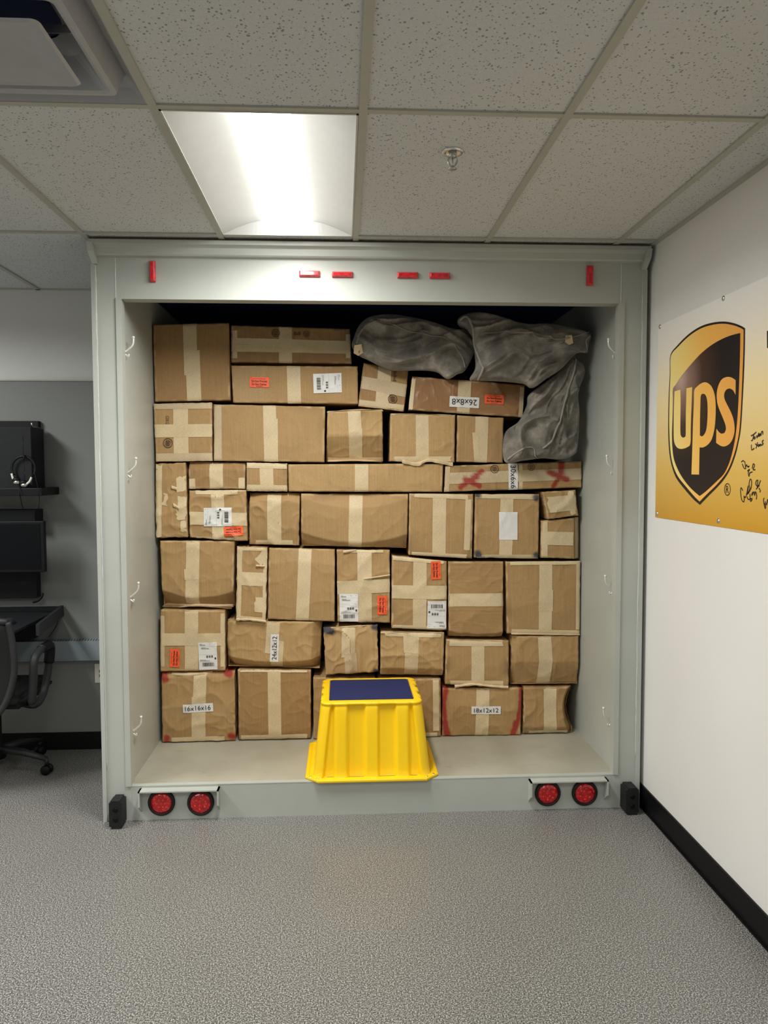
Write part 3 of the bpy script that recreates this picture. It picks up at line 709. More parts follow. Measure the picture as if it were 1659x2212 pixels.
b.tape(765, 886, 768, 950, 28); b.tape(768, 925, 769, 997, 29, 1); b.flap([(706, 890), (740, 884), (790, 882), (828, 886)], 5); b.tape(706, 992, 828, 992, 9, 1, 1)
b.flap([(707, 996), (770, 994), (826, 998)], 4)
b = Box('box with torn paper hanging from its bottom edge, upper right of centre', ((843, 893), (984, 896), (982, 999), (841, 997)), 'card3', crump=.003, bulge=.008)
b.tape(912, 895, 912, 998, 28); b.tape(852, 991, 975, 992, 11, 1, 1.5); b.flap([(845, 895), (880, 892), (930, 893), (975, 896)], 5); b.flap([(868, 996), (900, 1003), (925, 994), (960, 1000), (978, 1004)], 9, .012)
b = Box('small plain box beside the torn one, below the glossy wrapped box', ((988, 897), (1089, 902), (1087, 1000), (986, 998)), 'card', crump=.0015)
b.tape(1041, 897, 1038, 1000, 28); b.tape(1026, 934, 1030, 998, 12, 1)
# ---- row three
b = Box('narrow upright box with ripped tape patches at the left wall', ((335, 1001), (401, 999), (406, 1161), (337, 1163)), 'card', crump=.005, wav=.003)
for a in ((343, 1004, 343, 1160, 14), (393, 1030, 396, 1060, 26), (394, 1072, 397, 1110, 22), (382, 1108, 402, 1108, 30), (396, 1125, 398, 1148, 14), (352, 1078, 362, 1080, 26)): b.tape(*a, 0, 2)
b.flap([(371, 1052), (383, 1056)], 8, .008); b.flap([(375, 1090), (388, 1098)], 9, .008)
b = Box('short box with its top face creased back, in the third row', ((406, 997), (530, 999), (530, 1057), (407, 1056)), 'card2', crump=.003, fold_t=(.28, .4, .05))
b.tape(466, 998, 468, 1057, 29); b.tape(415, 1034, 416, 1056, 13, 1); b.tape(522, 1032, 522, 1056, 13, 1)
b = Box('smallest short box of the third row with an H of paper tape', ((532, 999), (621, 1001), (621, 1062), (532, 1061)), 'card', crump=.002)
b.tape(575, 1000, 577, 1061, 29); b.tape(533, 1005, 620, 1007, 12, 1); b.tape(533, 1054, 620, 1055, 14, 1)
b = Box('long low plain box in the middle of the third row', ((622, 1003), (958, 1001), (956, 1063), (623, 1062)), 'card3', crump=.0012, wav=.0006)
b.tape(781, 1002, 781, 1062, 29)
X1 = [(995, 1052, 1040, 1018, 5.5, RED), (1005, 1035, 1035, 1050, 6, RED), (1012, 1040, 1030, 1030, 6, RED)]
X2 = [(1213, 1000, 1210, 1030, 7, RED), (1185, 1020, 1225, 1036, 6, RED), (1205, 1035, 1195, 1050, 5, RED)]
b = Box('long low box with two red sprayed crosses and a 30x6x6 label', ((962, 1006), (1257, 996), (1258, 1053), (959, 1063)), 'card', crump=.003, paint=X1+X2, dy=-.004)
b.tape(966, 1031, 1256, 1021, 19, 0, .5, 'tape2'); b.tape(968, 1041, 1256, 1031, 10, 1, .5, 'tape2'); b.tape(1124, 999, 1125, 1058, 8, 0); b.sizelabel(1108, 1030, 59, 20, 89, '30x6x6')
b.stamp(1068, 1013, 9); b.stamp(1147, 1009, 8); b.tape(968, 1008, 965, 1060, 9, 1, 1, 'tape2')
# ---- row four
b = Box('dented box with a white shipping label and an upside-down orange sticker', ((408, 1059), (532, 1058), (535, 1169), (409, 1162)), 'card', crump=.008, wav=.002)
b.tape(470, 1059, 473, 1167, 28); b.tape(410, 1119, 535, 1122, 28, 1); b.tape(423, 1063, 514, 1063, 10, 1, 1); b.tape(425, 1163, 515, 1167, 9, 1, 1)
b.shiplabel(471, 1116.5, 40, 61, -91); b.sticker(505, 1147, 41, 20, 176)
b = Box('box with a caved-in front beneath a lit upper crease, fourth row', ((538, 1065), (648, 1065), (646, 1180), (536, 1177)), 'card', crump=.006, fold_t=(.15, .5, .05), fold_b=(.2, .08, 0))
b.tape(592, 1066, 592, 1178, 30); b.tape(550, 1172, 632, 1173, 10, 1, 1)
b = Box('wide plain box in the centre of the stack, fourth row', ((650, 1066), (882, 1067), (880, 1185), (650, 1180)), 'card', crump=.0015, fold_b=(.82, .4, .18), fold_t=(.16, .22, -.2))
b.tape(769, 1067, 767, 1183, 29)
b = Box('tall box right of the wide centre box, taped down the middle and right edge', ((884, 1066), (1023, 1067), (1020, 1207), (882, 1199)), 'card', crump=.0015)
b.tape(949, 1068, 948, 1205, 29); b.tape(1012, 1078, 1008, 1188, 13, 0); b.tape(896, 1069, 1012, 1074, 10, 1, 1); b.tape(890, 1196, 1008, 1202, 9, 1, 1)
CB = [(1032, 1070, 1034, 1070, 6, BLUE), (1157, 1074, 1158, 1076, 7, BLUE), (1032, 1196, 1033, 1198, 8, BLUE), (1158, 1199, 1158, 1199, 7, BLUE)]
b = Box('tall box with dark blue corners and a blank white label', ((1026, 1067), (1166, 1067), (1163, 1207), (1024, 1205)), 'card', crump=.0025, paint=CB)
b.tape(1095, 1068, 1092, 1209, 28); b.tape(1030, 1071, 1160, 1073, 11, 1, 1); b.tape(1030, 1204, 1158, 1203, 11, 1, 1, 'tape2'); b.shiplabel(1097.5, 1136, 40, 60, 0, True)
b = Box('little tilted box perched below the sprayed box at the right wall', ((1171, 1062), (1244, 1058), (1250, 1114), (1183, 1123)), 'card', crump=.006, dy=-.02, wav=.003, depth=.25)
b.tape(1184, 1090, 1246, 1086, 34, 0, 2); b.tape(1232, 1062, 1238, 1112, 12, 1, 2)
b = Box('box under the little tilted one, taped across with a rounded right edge', ((1169, 1125), (1255, 1117), (1255, 1208), (1168, 1205)), 'card', crump=.003, fold_r=(.82, .5, 0))
b.tape(1176, 1126, 1176, 1205, 13); b.tape(1169, 1162, 1238, 1164, 29, 1); b.tape(1248, 1118, 1248, 1206, 12, 1, .5, 'tape2')
# ---- row five
b = Box('large box at the left wall with its lower front sagging over a ragged rim', ((345, 1168), (507, 1168), (504, 1314), (350, 1310)), 'card', crump=.0025, fold_b=(.80, .5, .12))
b.tape(417, 1169, 415, 1310, 29); b.tape(413, 1228, 415, 1252, 31, 1); b.flap([(351, 1309), (380, 1310), (430, 1308), (500, 1313)], 5, .010)
b = Box('narrow upright box wrapped in strips of paper tape, fifth row', ((511, 1179), (578, 1182), (575, 1342), (509, 1337)), 'card', crump=.004, dy=-.012, wav=.003)
for a in ((518, 1182, 515, 1336, 11), (573, 1184, 571, 1340, 8), (513, 1185, 577, 1187, 7), (512, 1249, 574, 1252, 29), (551, 1305, 573, 1307, 32), (560, 1197, 575, 1212, 30)): b.tape(*a, 0, 1.2)
b.tape(510, 1334, 575, 1338, 9, 1, 1); b.flap([(553, 1222), (572, 1223)], 4, .008); b.flap([(510, 1338), (540, 1338), (575, 1342)], 6, .008)
b = Box('large box with glossy tape glints at its top, left of centre in the fifth row', ((580, 1184), (724, 1187), (723, 1343), (578, 1338)), 'card', crump=.0015, fold_t=(.2, .12, .05))
b.tape(659, 1185, 656, 1282, 28); b.tape(656, 1270, 653, 1341, 28, 1); b.tape(634, 1192, 664, 1194, 22, 2, 1, 'clear', 'clear_tape')
b = Box('box with a shipping label low left and a sideways orange sticker low right', ((727, 1187), (842, 1188), (843, 1346), (729, 1343)), 'card', crump=.004)
b.tape(787, 1188, 788, 1345, 31); b.tape(728, 1269, 843, 1265, 29, 1); b.tape(756, 1189, 828, 1190, 8, 1, 1); b.shiplabel(753.5, 1312.5, 40, 60, -1); b.sticker(825.5, 1307, 40, 21, 90)
b.flap([(741, 1192), (770, 1188)], 6, .008); b.flap([(786, 1250), (815, 1246), (842, 1242)], 4, .004)
b = Box('box with a sideways orange sticker high up and an inverted shipping label below', ((846, 1200), (966, 1212), (965, 1362), (845, 1357)), 'card', crump=.003)
b.tape(907, 1206, 906, 1361, 29); b.tape(846, 1278, 966, 1280, 29, 1); b.tape(848, 1204, 958, 1214, 10, 1, 1); b.tape(848, 1354, 960, 1357, 9, 1, 1); b.sticker(941.5, 1231.5, 39, 21, 88); b.shiplabel(943.5, 1327.5, 41, 59, 181)
b = Box('box with one tape band running sideways across its middle', ((968, 1213), (1088, 1213), (1087, 1378), (969, 1377)), 'cardh', crump=.003, fold_b=(.93, .5, .04))
b.tape(969, 1296, 1088, 1295, 28)
b = Box('largest box at the right wall, taped along three edges and the middle', ((1092, 1213), (1257, 1212), (1255, 1371), (1095, 1369)), 'card', crump=.0015)
b.tape(1179, 1211, 1177, 1370, 28); b.tape(1179, 1273, 1178, 1320, 31, 1); b.tape(1102, 1216, 1255, 1214, 10, 1); b.tape(1250, 1214, 1249, 1360, 11, 1); b.tape(1105, 1364, 1254, 1366, 10, 2, 1); b.flap([(1104, 1369), (1180, 1370), (1252, 1371)], 3, .006)
# ---- row six
b = Box('box at the left wall with an orange sticker left of a shipping label', ((346, 1317), (486, 1319), (487, 1449), (346, 1451)), 'card', crump=.002)
b.tape(414, 1318, 414, 1450, 29); b.tape(347, 1381, 486, 1381, 27, 1); b.tape(350, 1330, 350, 1440, 11, 0, 1, 'tape2'); b.tape(481, 1325, 481, 1440, 9, 0); b.shiplabel(449.5, 1416.5, 40, 59, -2); b.sticker(378, 1421, 39, 21, -88)
b = Box('sagging box with a hollow underside and a sideways 24x12x12 label', ((489, 1341), (696, 1343), (692, 1447), (490, 1442)), 'card3', crump=.004, fold_b=(.80, .55, .12), fold_r=(.9, .5, 0), fold_l=(.06, .5, .06), bulge=-.006, wav=.002)
b.tape(591, 1343, 586, 1412, 28); b.tape(600, 1384, 597, 1445, 26, 1); b.sizelabel(593, 1399.5, 60, 18, -88, '24x12x12')
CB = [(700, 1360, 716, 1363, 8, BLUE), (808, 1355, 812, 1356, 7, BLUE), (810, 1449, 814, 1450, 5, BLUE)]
b = Box('crushed box with dark blue top corners, above the yellow step', ((698, 1356), (816, 1350), (818, 1452), (703, 1458)), 'card3', crump=.009, wav=.004, paint=CB, bulge=.01)
b.tape(753, 1353, 752, 1420, 29, 0, 1); b.tape(756, 1410, 760, 1455, 27, 1, 1, 'tape2'); b.flap([(715, 1355), (760, 1352), (795, 1349)], 6, .006)
b = Box('box with a puckered front above the right half of the yellow step', ((822, 1365), (960, 1366), (958, 1462), (821, 1460)), 'card3', crump=.005, bulge=.012, fold_b=(.82, .3, 0))
b.tape(890, 1366, 888, 1461, 29); b.tape(833, 1370, 952, 1371, 10, 1, 1.2); b.tape(885, 1366, 886, 1410, 28, 2, 1); b.flap([(822, 1367), (880, 1364), (955, 1366)], 4, .005)
b = Box('box with an H of tape and ragged paper along its bottom, sixth row', ((963, 1382), (1100, 1384), (1099, 1482), (961, 1479)), 'card', crump=.002)
b.tape(1032, 1383, 1032, 1481, 28); b.tape(970, 1389, 1086, 1390, 12, 1, 1); b.tape(972, 1475, 1088, 1476, 11, 1, 1); b.flap([(982, 1484), (1020, 1478), (1060, 1482), (1098, 1485)], 6, .010)
b.flap([(965, 1383), (1020, 1381), (1085, 1384)], 3, .004)
b = Box('creased box at the right wall with a folded lower half, sixth row', ((1105, 1374), (1251, 1373), (1251, 1480), (1104, 1481)), 'card', crump=.003, fold_b=(.52, .16, .0), fold_l=(.08, .5, .05), dy=-.004)
b.tape(1176, 1374, 1179, 1428, 29); b.tape(1179, 1425, 1176, 1480, 29, 1)
# ---- bottom row
CB = [(352, 1456, 358, 1468, 7, RED), (490, 1454, 496, 1456, 8, RED), (361, 1594, 361, 1596, 7, RED), (499, 1590, 503, 1592, 8, RED)]
b = Box('box on the deck with red corners and a 16x16x16 label', ((348, 1454), (507, 1451), (509, 1601), (350, 1604)), 'card', crump=.005, paint=CB, fold_t=(.06, .4, .0), bulge=.008)
b.tape(433, 1454, 431, 1516, 28); b.tape(430, 1505, 429, 1602, 30, 1); b.tape(370, 1598, 486, 1594, 10, 1, 1); b.sizelabel(428.5, 1528, 65, 18, -3, '16x16x16')
b.tape(352, 1536, 500, 1532, 26, 3, 1, 'clear', 'clear_tape'); b.flap([(370, 1457), (410, 1458), (458, 1453)], 7, .010)
b = Box('tall plain box on the deck left of the yellow step', ((513, 1446), (672, 1448), (672, 1597), (515, 1600)), 'card2', crump=.003, fold_b=(.85, .1, .08))
b.tape(592, 1443, 594, 1599, 28); b.tape(519, 1447, 664, 1447, 10, 1, .6); b.tape(520, 1594, 664, 1591, 11, 1, .6)
b = Box('box on the deck mostly hidden behind the left side of the yellow step', ((676, 1463), (812, 1466), (811, 1594), (677, 1597)), 'card', dy=.01)
b.tape(745, 1466, 744, 1595, 28)
b = Box('box on the deck showing a tape strip right of the yellow step', ((816, 1468), (952, 1466), (953, 1591), (817, 1594)), 'card2', dy=.005)
b.tape(941, 1466, 942, 1578, 13); b.tape(830, 1587, 945, 1586, 9, 1); b.tape(884, 1468, 884, 1592, 28)
CB = [(963, 1490, 958, 1520, 6, RED), (959, 1520, 962, 1560, 5, RED), (961, 1560, 967, 1588, 7, RED), (1125, 1487, 1123, 1530, 4, RED), (1123, 1530, 1118, 1560, 5, RED), (1116, 1560, 1108, 1586, 7, RED)]
b = Box('box on the deck with red painted sides and an 18x12x12 label', ((956, 1487), (1128, 1486), (1125, 1588), (955, 1591)), 'card', crump=.003, paint=CB, bulge=.01, dy=.006)
b.tape(1043, 1487, 1040, 1590, 28); b.sizelabel(1049, 1532.5, 63, 17, 0, '18x12x12')
b = Box('box on the deck with a dented right edge at the right wall', ((1131, 1485), (1238, 1484), (1240, 1586), (1130, 1588)), 'card', crump=.004, fold_r=(.86, .7, -.08), fold_b=(.84, .25, 0), wav=.004, pinch=.03)
b.tape(1188, 1485, 1189, 1588, 28); b.tape(1142, 1583, 1228, 1581, 8, 1, 1)
for b in BOXES: b.body()

# ------------------------------------------------------------------ mesh bags
def bag(label, outline, ymid, tf_, tb, dirn, seed, zs, seams=(), amp=.03, knots=()):
    z2 = lambda p: (740+p[0]/2.9625, 660+p[1]/2.9625)
    O = [U(*z2(p), 1, ymid) for p in outline]; O = spline(O, 7, True); n = len(O)
    for p in O: p.x = min(p.x, 1.328)
    c = sum(O, Vector())/n; root = empty('mesh_bag', (c.x, ymid, min(p.z for p in O)), label, 'bag', 'grey mesh bags')
    R = 34; V = []
    dx, dz = math.cos(dirn), math.sin(dirn)
    def off(p, t, side):
        q = Vector((p.x, 0, p.z)); a = q.x*dx+q.z*dz; b = -q.x*dz+q.z*dx
        w = Vector((a*3.2+.6*noise.noise(Vector((a*3, b*3, seed))), seed, b*8.5+1.1*noise.noise(Vector((a*4, b*4, seed+2)))))
        rd = max(0, 1-abs(noise.noise(w))*3.2)**2
        rd2 = max(0, 1-abs(noise.noise(w*2.3+Vector((5, 0, 2))))*3)**2
        big = noise.noise(q*4.5+Vector((seed, 0, 0)))
        prof = math.sqrt(max(0, 1-t**3.2))
        return prof*((tf_ if side > 0 else tb)*(.75+.6*big)) + min(1, (1-t)*6)*amp*(rd*1.5+.6*rd2-.5)
    for side in (1, -1):
        for r in range(R+1):
            t = r/R
            for p in O:
                q = c+(p-c)*t; d = off(q, t, side); zz = 1.0
                if side < 0:
                    k = max(0, min(1, (q.z-zs)/.05)); d = d*k+.012*(1-k)
                V.append(Vector((q.x, ymid-d if side > 0 else ymid+d, q.z)))
    f = []; S = (R+1)*n
    for s_ in (0, 1):
        for r in range(R):
            for k in range(n):
                a = s_*S+r*n+k; b = s_*S+r*n+(k+1) % n; f.append((a, b, b+n, a+n) if s_ == 0 else (a, a+n, b+n, b))
    mesh('mesh_sack', V, f, M['bag'], root, smooth=True)
    def front(px, py):
        q = U(*z2((px, py)), 1, ymid)
        best = None
        # radial parameter
        ang = math.atan2(q.z-c.z, q.x-c.x); bk = min(range(n), key=lambda k: abs((math.atan2(O[k].z-c.z, O[k].x-c.x)-ang+PI) % (2*PI)-PI))
        t = min(1, (q-c).length/max(1e-6, (O[bk]-c).length)); return Vector((q.x, ymid-off(q, t, 1), q.z))
    for sm_, r in seams:
        P = spline([Vector((a, b, 0)) for a, b in sm_], 10); mb = MB()
        mb.tube([front(p.x, p.y)+Vector((0, -.002, 0)) for p in P], r, 6, sx=1.0, sy=1.8); mb.build('hem', M['bag_seam'], root)
    for (kx, ky, kw) in knots:
        mb = MB(); v = [front(kx+a*kw, ky+b*kw)+Vector((0, -.012, 0)) for a, b in ((-.5, -.6), (.4, -.7), (.6, .4), (0, .65), (-.6, .3))]
        mb.add(v, [(0, 1, 2, 3, 4)]); mb.build('tag', M['torn'], root)
    return root
bag('grey mesh bag slumped on the small tilted box, left of the three bags',
    [(60, 262), (72, 205), (108, 125), (175, 72), (300, 55), (430, 72), (560, 100), (700, 148), (800, 160), (845, 230), (842, 300), (785, 415), (735, 440), (672, 470), (600, 425), (480, 415), (330, 418), (240, 388), (165, 350), (105, 320)],
    4.15, .08, .22, -.15, 11, 2.31, seams=[([(95, 205), (160, 130), (260, 120), (400, 165), (520, 195), (640, 215), (700, 260), (760, 330), (780, 400)], .0035), ([(150, 130), (110, 180), (90, 250)], .003)], knots=[(100, 292, 50)])
bag('largest grey mesh bag spread over the glossy wrapped box, at the top right',
    [(735, 98), (778, 58), (870, 42), (980, 60), (1100, 100), (1200, 118), (1320, 115), (1440, 140), (1580, 178), (1578, 240), (1560, 300), (1520, 300), (1480, 320), (1400, 405), (1300, 472), (1215, 528), (1150, 500), (1000, 485), (860, 480), (815, 470), (850, 400), (846, 300), (838, 210), (790, 130)],
    4.05, .085, .25, .1, 23, 2.30, seams=[([(745, 98), (790, 80), (830, 170), (848, 280), (880, 400), (860, 478)], .004), ([(900, 180), (1050, 180), (1200, 190), (1330, 230), (1420, 225), (1560, 180)], .0028), ([(1575, 190), (1540, 240), (1560, 300)], .0035)], knots=[(1420, 238, 46)])
bag('grey mesh bag hanging down the right wall with a pale diagonal hem',
    [(1470, 300), (1500, 345), (1540, 375), (1550, 430), (1508, 560), (1515, 700), (1505, 900), (1480, 955), (1400, 985), (1280, 978), (1160, 992), (1040, 998), (1040, 820), (1130, 740), (1180, 640), (1195, 570), (1300, 490), (1400, 410)],
    4.125, .075, .05, 1.0, 37, 9, seams=[([(1478, 350), (1450, 470), (1400, 620), (1360, 760), (1330, 860), (1270, 915)], .006), ([(1050, 985), (1130, 920), (1190, 908), (1215, 925), (1220, 965), (1250, 978)], .003)])

# ------------------------------------------------------------------ yellow step
st = empty('step_stool', (.14, 3.89, ZF), 'yellow ribbed plastic step stool with a navy top standing on the trailer deck', 'step stool')
def rrect(cx, cy, hx, hy, r, n=400):
    """rounded rectangle sampled by arc length -> (point, normal, side coordinate)"""
    segs = []; L = 2*(hx-r)*2+2*(hy-r)*2+2*PI*r; out = []
    parts = [((cx-hx+r, cy-hy), (1, 0), 2*(hx-r), (0, -1)), ((cx+hx-r, cy-hy+r), None, PI*r/2, -PI/2), ((cx+hx, cy-hy+r), (0, 1), 2*(hy-r), (1, 0)), ((cx+hx-r, cy+hy-r), None, PI*r/2, 0),
             ((cx+hx-r, cy+hy), (-1, 0), 2*(hx-r), (0, 1)), ((cx-hx+r, cy+hy-r), None, PI*r/2, PI/2), ((cx-hx, cy+hy-r), (0, -1), 2*(hy-r), (-1, 0)), ((cx-hx+r, cy-hy+r), None, PI*r/2, PI)]
    for k in range(n):
        s = L*k/n; i = 0
        while s > parts[i][2] and i < 7: s -= parts[i][2]; i += 1
        p, d, l, nn = parts[i]
        if d: out.append(((p[0]+d[0]*s, p[1]+d[1]*s), nn, s-l/2, l, i))
        else:
            a = nn+s/r; out.append(((p[0]+r*math.cos(a), p[1]+r*math.sin(a)), (math.cos(a), math.sin(a)), None, l, i))
    return out
def trap(x):          # trapezoid wave, period 1, 0..1
    x = x % 1.0; x = abs(x-.5)*2
    return max(0, min(1, (x-.36)/.16))
mb = MB(); N = 480; levels = []
zb, ztp = ZF+.012, .540
prof = [(0, 0, 1.0), (.02, .004, 1), (.10, .008, 1), (.35, .017, 1), (.65, .029, 1), (.88, .038, 1), (.93, .041, .85), (.955, .044, .35), (.965, .040, .12), (.985, .041, .10), (.997, .046, .1), (1.0, .054, .3)]
B_cx, B_cy, B_hx, B_hy = .137, 3.905, .290, .262
V = []
for (t, ins, amp) in prof:
    z = zb+(ztp-zb)*t; ring = rrect(B_cx, B_cy, B_hx-ins, B_hy-ins, .045, N)
    for (p, nn, s, l, i) in ring:
        k = 0
        if s is not None:
            per = .150 if i in (0, 4) else .118
            edge = min(1, max(0, (l/2-abs(s))/.012)); k = trap(s/per+.5)*edge
        d = -.021*(amp if i in (0, 4) or t < .9 else max(amp, .42))*k; V.append((p[0]+nn[0]*d, p[1]+nn[1]*d, z))
nl = len(prof); F = [(j*N+k, j*N+(k+1) % N, (j+1)*N+(k+1) % N, (j+1)*N+k) for j in range(nl-1) for k in range(N)]
mb.add(V, F, 0, True)
rim = V[-N:]; inner = rrect(B_cx, B_cy, B_hx-.078, B_hy-.078, .012, N); v2 = list(rim)+[(p[0], p[1], ztp) for p, *_ in inner]+[(p[0], p[1], ztp-.006) for p, *_ in inner]
mb.add(v2, [(k, (k+1) % N, N+(k+1) % N, N+k) for k in range(N)]+[(N+k, N+(k+1) % N, 2*N+(k+1) % N, 2*N+k) for k in range(N)]+[tuple(2*N+k for k in range(N))], 0, False)
so = mb.build('ribbed_body', M['yellow'], st)
# flange with cut corners
def octo(hx, hy, c): return [(B_cx-hx+c, B_cy-hy), (B_cx+hx-c, B_cy-hy), (B_cx+hx, B_cy-hy+c), (B_cx+hx, B_cy+hy-c), (B_cx+hx-c, B_cy+hy), (B_cx-hx+c, B_cy+hy), (B_cx-hx, B_cy+hy-c), (B_cx-hx, B_cy-hy+c)]
mb = MB(); lv = [(.323, .287, ZF+.001), (.325, .289, ZF+.004), (.325, .289, ZF+.011), (.322, .286, ZF+.015), (.308, .272, ZF+.016), (.305, .269, ZF+.013), (.28, .25, ZF+.014)]
V = [(x, y, z) for hx, hy, z in lv for x, y in octo(hx, hy, .062)]
mb.add(V, [(j*8+k, j*8+(k+1) % 8, (j+1)*8+(k+1) % 8, (j+1)*8+k) for j in range(len(lv)-1) for k in range(8)]+[tuple(range(8))]); mb.build('base_flange', M['yellow'], st)
mb = MB(); c = .012; hx, hy = B_hx-.082, B_hy-.082
o8 = [(B_cx-hx+c, B_cy-hy), (B_cx+hx-c, B_cy-hy), (B_cx+hx, B_cy-hy+c), (B_cx+hx, B_cy+hy-c), (B_cx+hx-c, B_cy+hy), (B_cx-hx+c, B_cy+hy), (B_cx-hx, B_cy+hy-c), (B_cx-hx, B_cy-hy+c)]
mb.add([(x, y, z) for z in (ztp-.0055, ztp+.0012) for x, y in o8], [(k, (k+1) % 8, 8+(k+1) % 8, 8+k) for k in range(8)]+[tuple(range(8, 16))]); mb.build('grip_mat', M['blue_mat'], st)
for (x, y) in ((-.162, 3.668), (-.128, 3.640), (.402, 3.640), (.436, 3.668)):
    mb = MB(); mb.lathe((x, y, ZF+.0135), (0, 0, 1), [(.007, 0), (.0068, .002), (.004, .0035), (0, .004)], 14); mb.build('screw', M['chrome'], st)

# ------------------------------------------------------------------ banner with shield emblem
def zz(x, y): return (1380+x/3.566, 560+y/3.568)
bn = empty('banner', (XW-.002, 2.9, 1.445), 'gold and white banner with a brown shield logo pinned to the right wall', 'banner')
p0 = U(1422, 705, 0, XW-.003); yl = p0.y
mb = MB(); n = 30; ya, ybn = yl-2.4, yl
v = []
for i in range(n+1):
    y = ya+(ybn-ya)*i/n
    for j in range(11):
        z = 1.443+(2.334-1.443)*j/10; v.append((XW-.003, y, z))
f = [(i*11+j, i*11+j+1, (i+1)*11+j+1, (i+1)*11+j) for i in range(n) for j in range(10)]
mb.add(v, f); nb_ = len(v)
mb.add([(XW-.0005, a, b) for a, b in ((ya, 1.443), (ya, 2.334), (ybn, 2.334), (ybn, 1.443))], [(0, 1, 2, 3)])
mb.add([(XW-x, a, b) for x in (.0005, .003) for a, b in ((ya, 1.443), (ya, 2.334), (ybn, 2.334), (ybn, 1.443))], [(k, (k+1) % 4, 4+(k+1) % 4, 4+k) for k in range(4)])
mb.build('banner_sheet', M['banner'], bn)
def wall_poly(name, loops, mat, x, parent, sm=4, px=False, corners=None):
    L3 = []
    for lp in loops:
        P = [Vector((a, b, 0)) for a, b in lp]; P = curve_loop(P, corners, sm) if sm > 1 else P
        L3.append([U(*(zz(p.x, p.y) if not px else (p.x, p.y)), 0, x) for p in P])
    flat = [p for l in L3 for p in l]
    tris = tessellate_polygon([[Vector((p.y, p.z, 0)) for p in l] for l in L3])
    return mesh(name, flat, [tuple(t) for t in tris], mat, parent)
def curve_loop(P, corners, sm):
    """Catmull-Rom but sharp where the turn is strong"""
    n = len(P); out = []
    def sharp(i):
        a = (P[i]-P[i-1]); b = (P[(i+1) % n]-P[i])
        return a.angle(b) > math.radians(48) if a.length > 0 and b.length > 0 else True
    sh = [sharp(i) for i in range(n)]
    for i in range(n):
        p1, p2 = P[i], P[(i+1) % n]; p0 = P[i-1] if not sh[i] else p1-(p2-p1)*.5; p3 = P[(i+2) % n] if not sh[(i+1) % n] else p2+(p2-p1)*.5
        for k in range(sm):
            t = k/sm; out.append(.5*((2*p1)+(p2-p0)*t+(2*p0-5*p1+4*p2-p3)*t*t+(3*p1-p0-3*p2+p3)*t**3))
    return out
OUT = [(243,738),(300,660),(380,580),(470,520),(560,490),(650,480),(730,492),(790,515),(817,532),(815,700),(808,900),(798,1100),(785,1300),(765,1420),(740,1520),(705,1612),(660,1690),(600,1760),(530,1830),(470,1893),(420,1850),(350,1770),(290,1690),(258,1610),(238,1520),(228,1400),(226,1250),(230,1050),(238,880)]
GLD = [(247,745),(305,672),(385,594),(475,535),(565,506),(650,497),(725,508),(780,528),(807,544),(805,700),(798,900),(789,1100),(776,1300),(757,1415),(730,1515),(692,1612),(650,1678),(595,1742),(530,1805),(468,1868),(425,1825),(357,1745),(302,1675),(268,1600),(248,1515),(238,1400),(234,1250),(237,1050),(243,880)]
INN = [(781,568),(700,590),(620,625),(540,675),(460,745),(380,835),(320,910),(285,965),(262,1003),(262,1100),(258,1250),(255,1350),(258,1450),(270,1540),(300,1620),(340,1690),(400,1765),(468,1825),(520,1785),(590,1720),(650,1660),(680,1605),(705,1540),(730,1440),(748,1330),(760,1200),(768,1050),(775,850),(779,700)]
UU = [(275,1018),(320,1005),(322,1100),(320,1250),(320,1330),(325,1362),(340,1376),(355,1370),(361,1345),(362,1200),(365,1080),(367,995),(411,985),(405,1150),(400,1300),(397,1420),(370,1450),(330,1462),(300,1455),(280,1430),(270,1390),(268,1300),(270,1150)]
PP = [(427,1012),(450,980),(480,957),(510,948),(540,960),(565,990),(585,1050),(592,1130),(590,1230),(580,1320),(560,1390),(530,1430),(495,1450),(468,1450),(464,1660),(405,1658),(412,1450),(418,1250),(424,1100)]
PC = [(478,1050),(495,1036),(512,1045),(525,1080),(530,1150),(527,1250),(518,1320),(500,1355),(485,1366),(470,1358),(471,1250),(474,1120)]
SS = [(746,932),(745,1045),(725,1010),(700,995),(675,1005),(658,1035),(660,1075),(680,1120),(710,1180),(730,1240),(738,1310),(728,1370),(705,1415),(670,1440),(635,1440),(595,1415),(598,1305),(615,1330),(635,1345),(658,1340),(670,1315),(668,1280),(650,1230),(625,1170),(605,1110),(600,1040),(612,975),(640,925),(680,907),(715,912)]
sh = wall_poly('shield_emblem', [OUT], M['brown'], XW-.0040, bn); sh['label'] = 'brown and gold shield logo'
wall_poly('gold_border', [GLD], M['gold'], XW-.0046, sh)
wall_poly('shield_field', [INN], M['shield'], XW-.0052, sh)
for L_ in ([UU], [PP, PC], [SS]): wall_poly('letter', L_, M['gold'], XW-.0058, sh)
wall_poly('printed_letter', [[(1656.5, 715), (1672, 709), (1672, 750), (1657, 752)]], M['brown'], XW-.0040, bn, 1, True)
def stroke(pts, w, px0=0, py0=0, sc=1.0, mat='black_ink', smooth=4):
    P = spline([Vector((px0+a*sc, py0+b*sc, 0)) for a, b in pts], smooth); mb = MB(); v = []
    Q = [U(p.x, p.y, 0, XW-.0042) for p in P]
    for i, q in enumerate(Q):
        d = (Q[min(i+1, len(Q)-1)]-Q[max(i-1, 0)]).normalized(); nrm = Vector((1, 0, 0)).cross(d); v += [q+nrm*w/2, q-nrm*w/2]
    return v, [(2*i, 2*i+2, 2*i+3, 2*i+1) for i in range(len(Q)-1)]
SG = 1/9.62        # close-up scale of the signatures
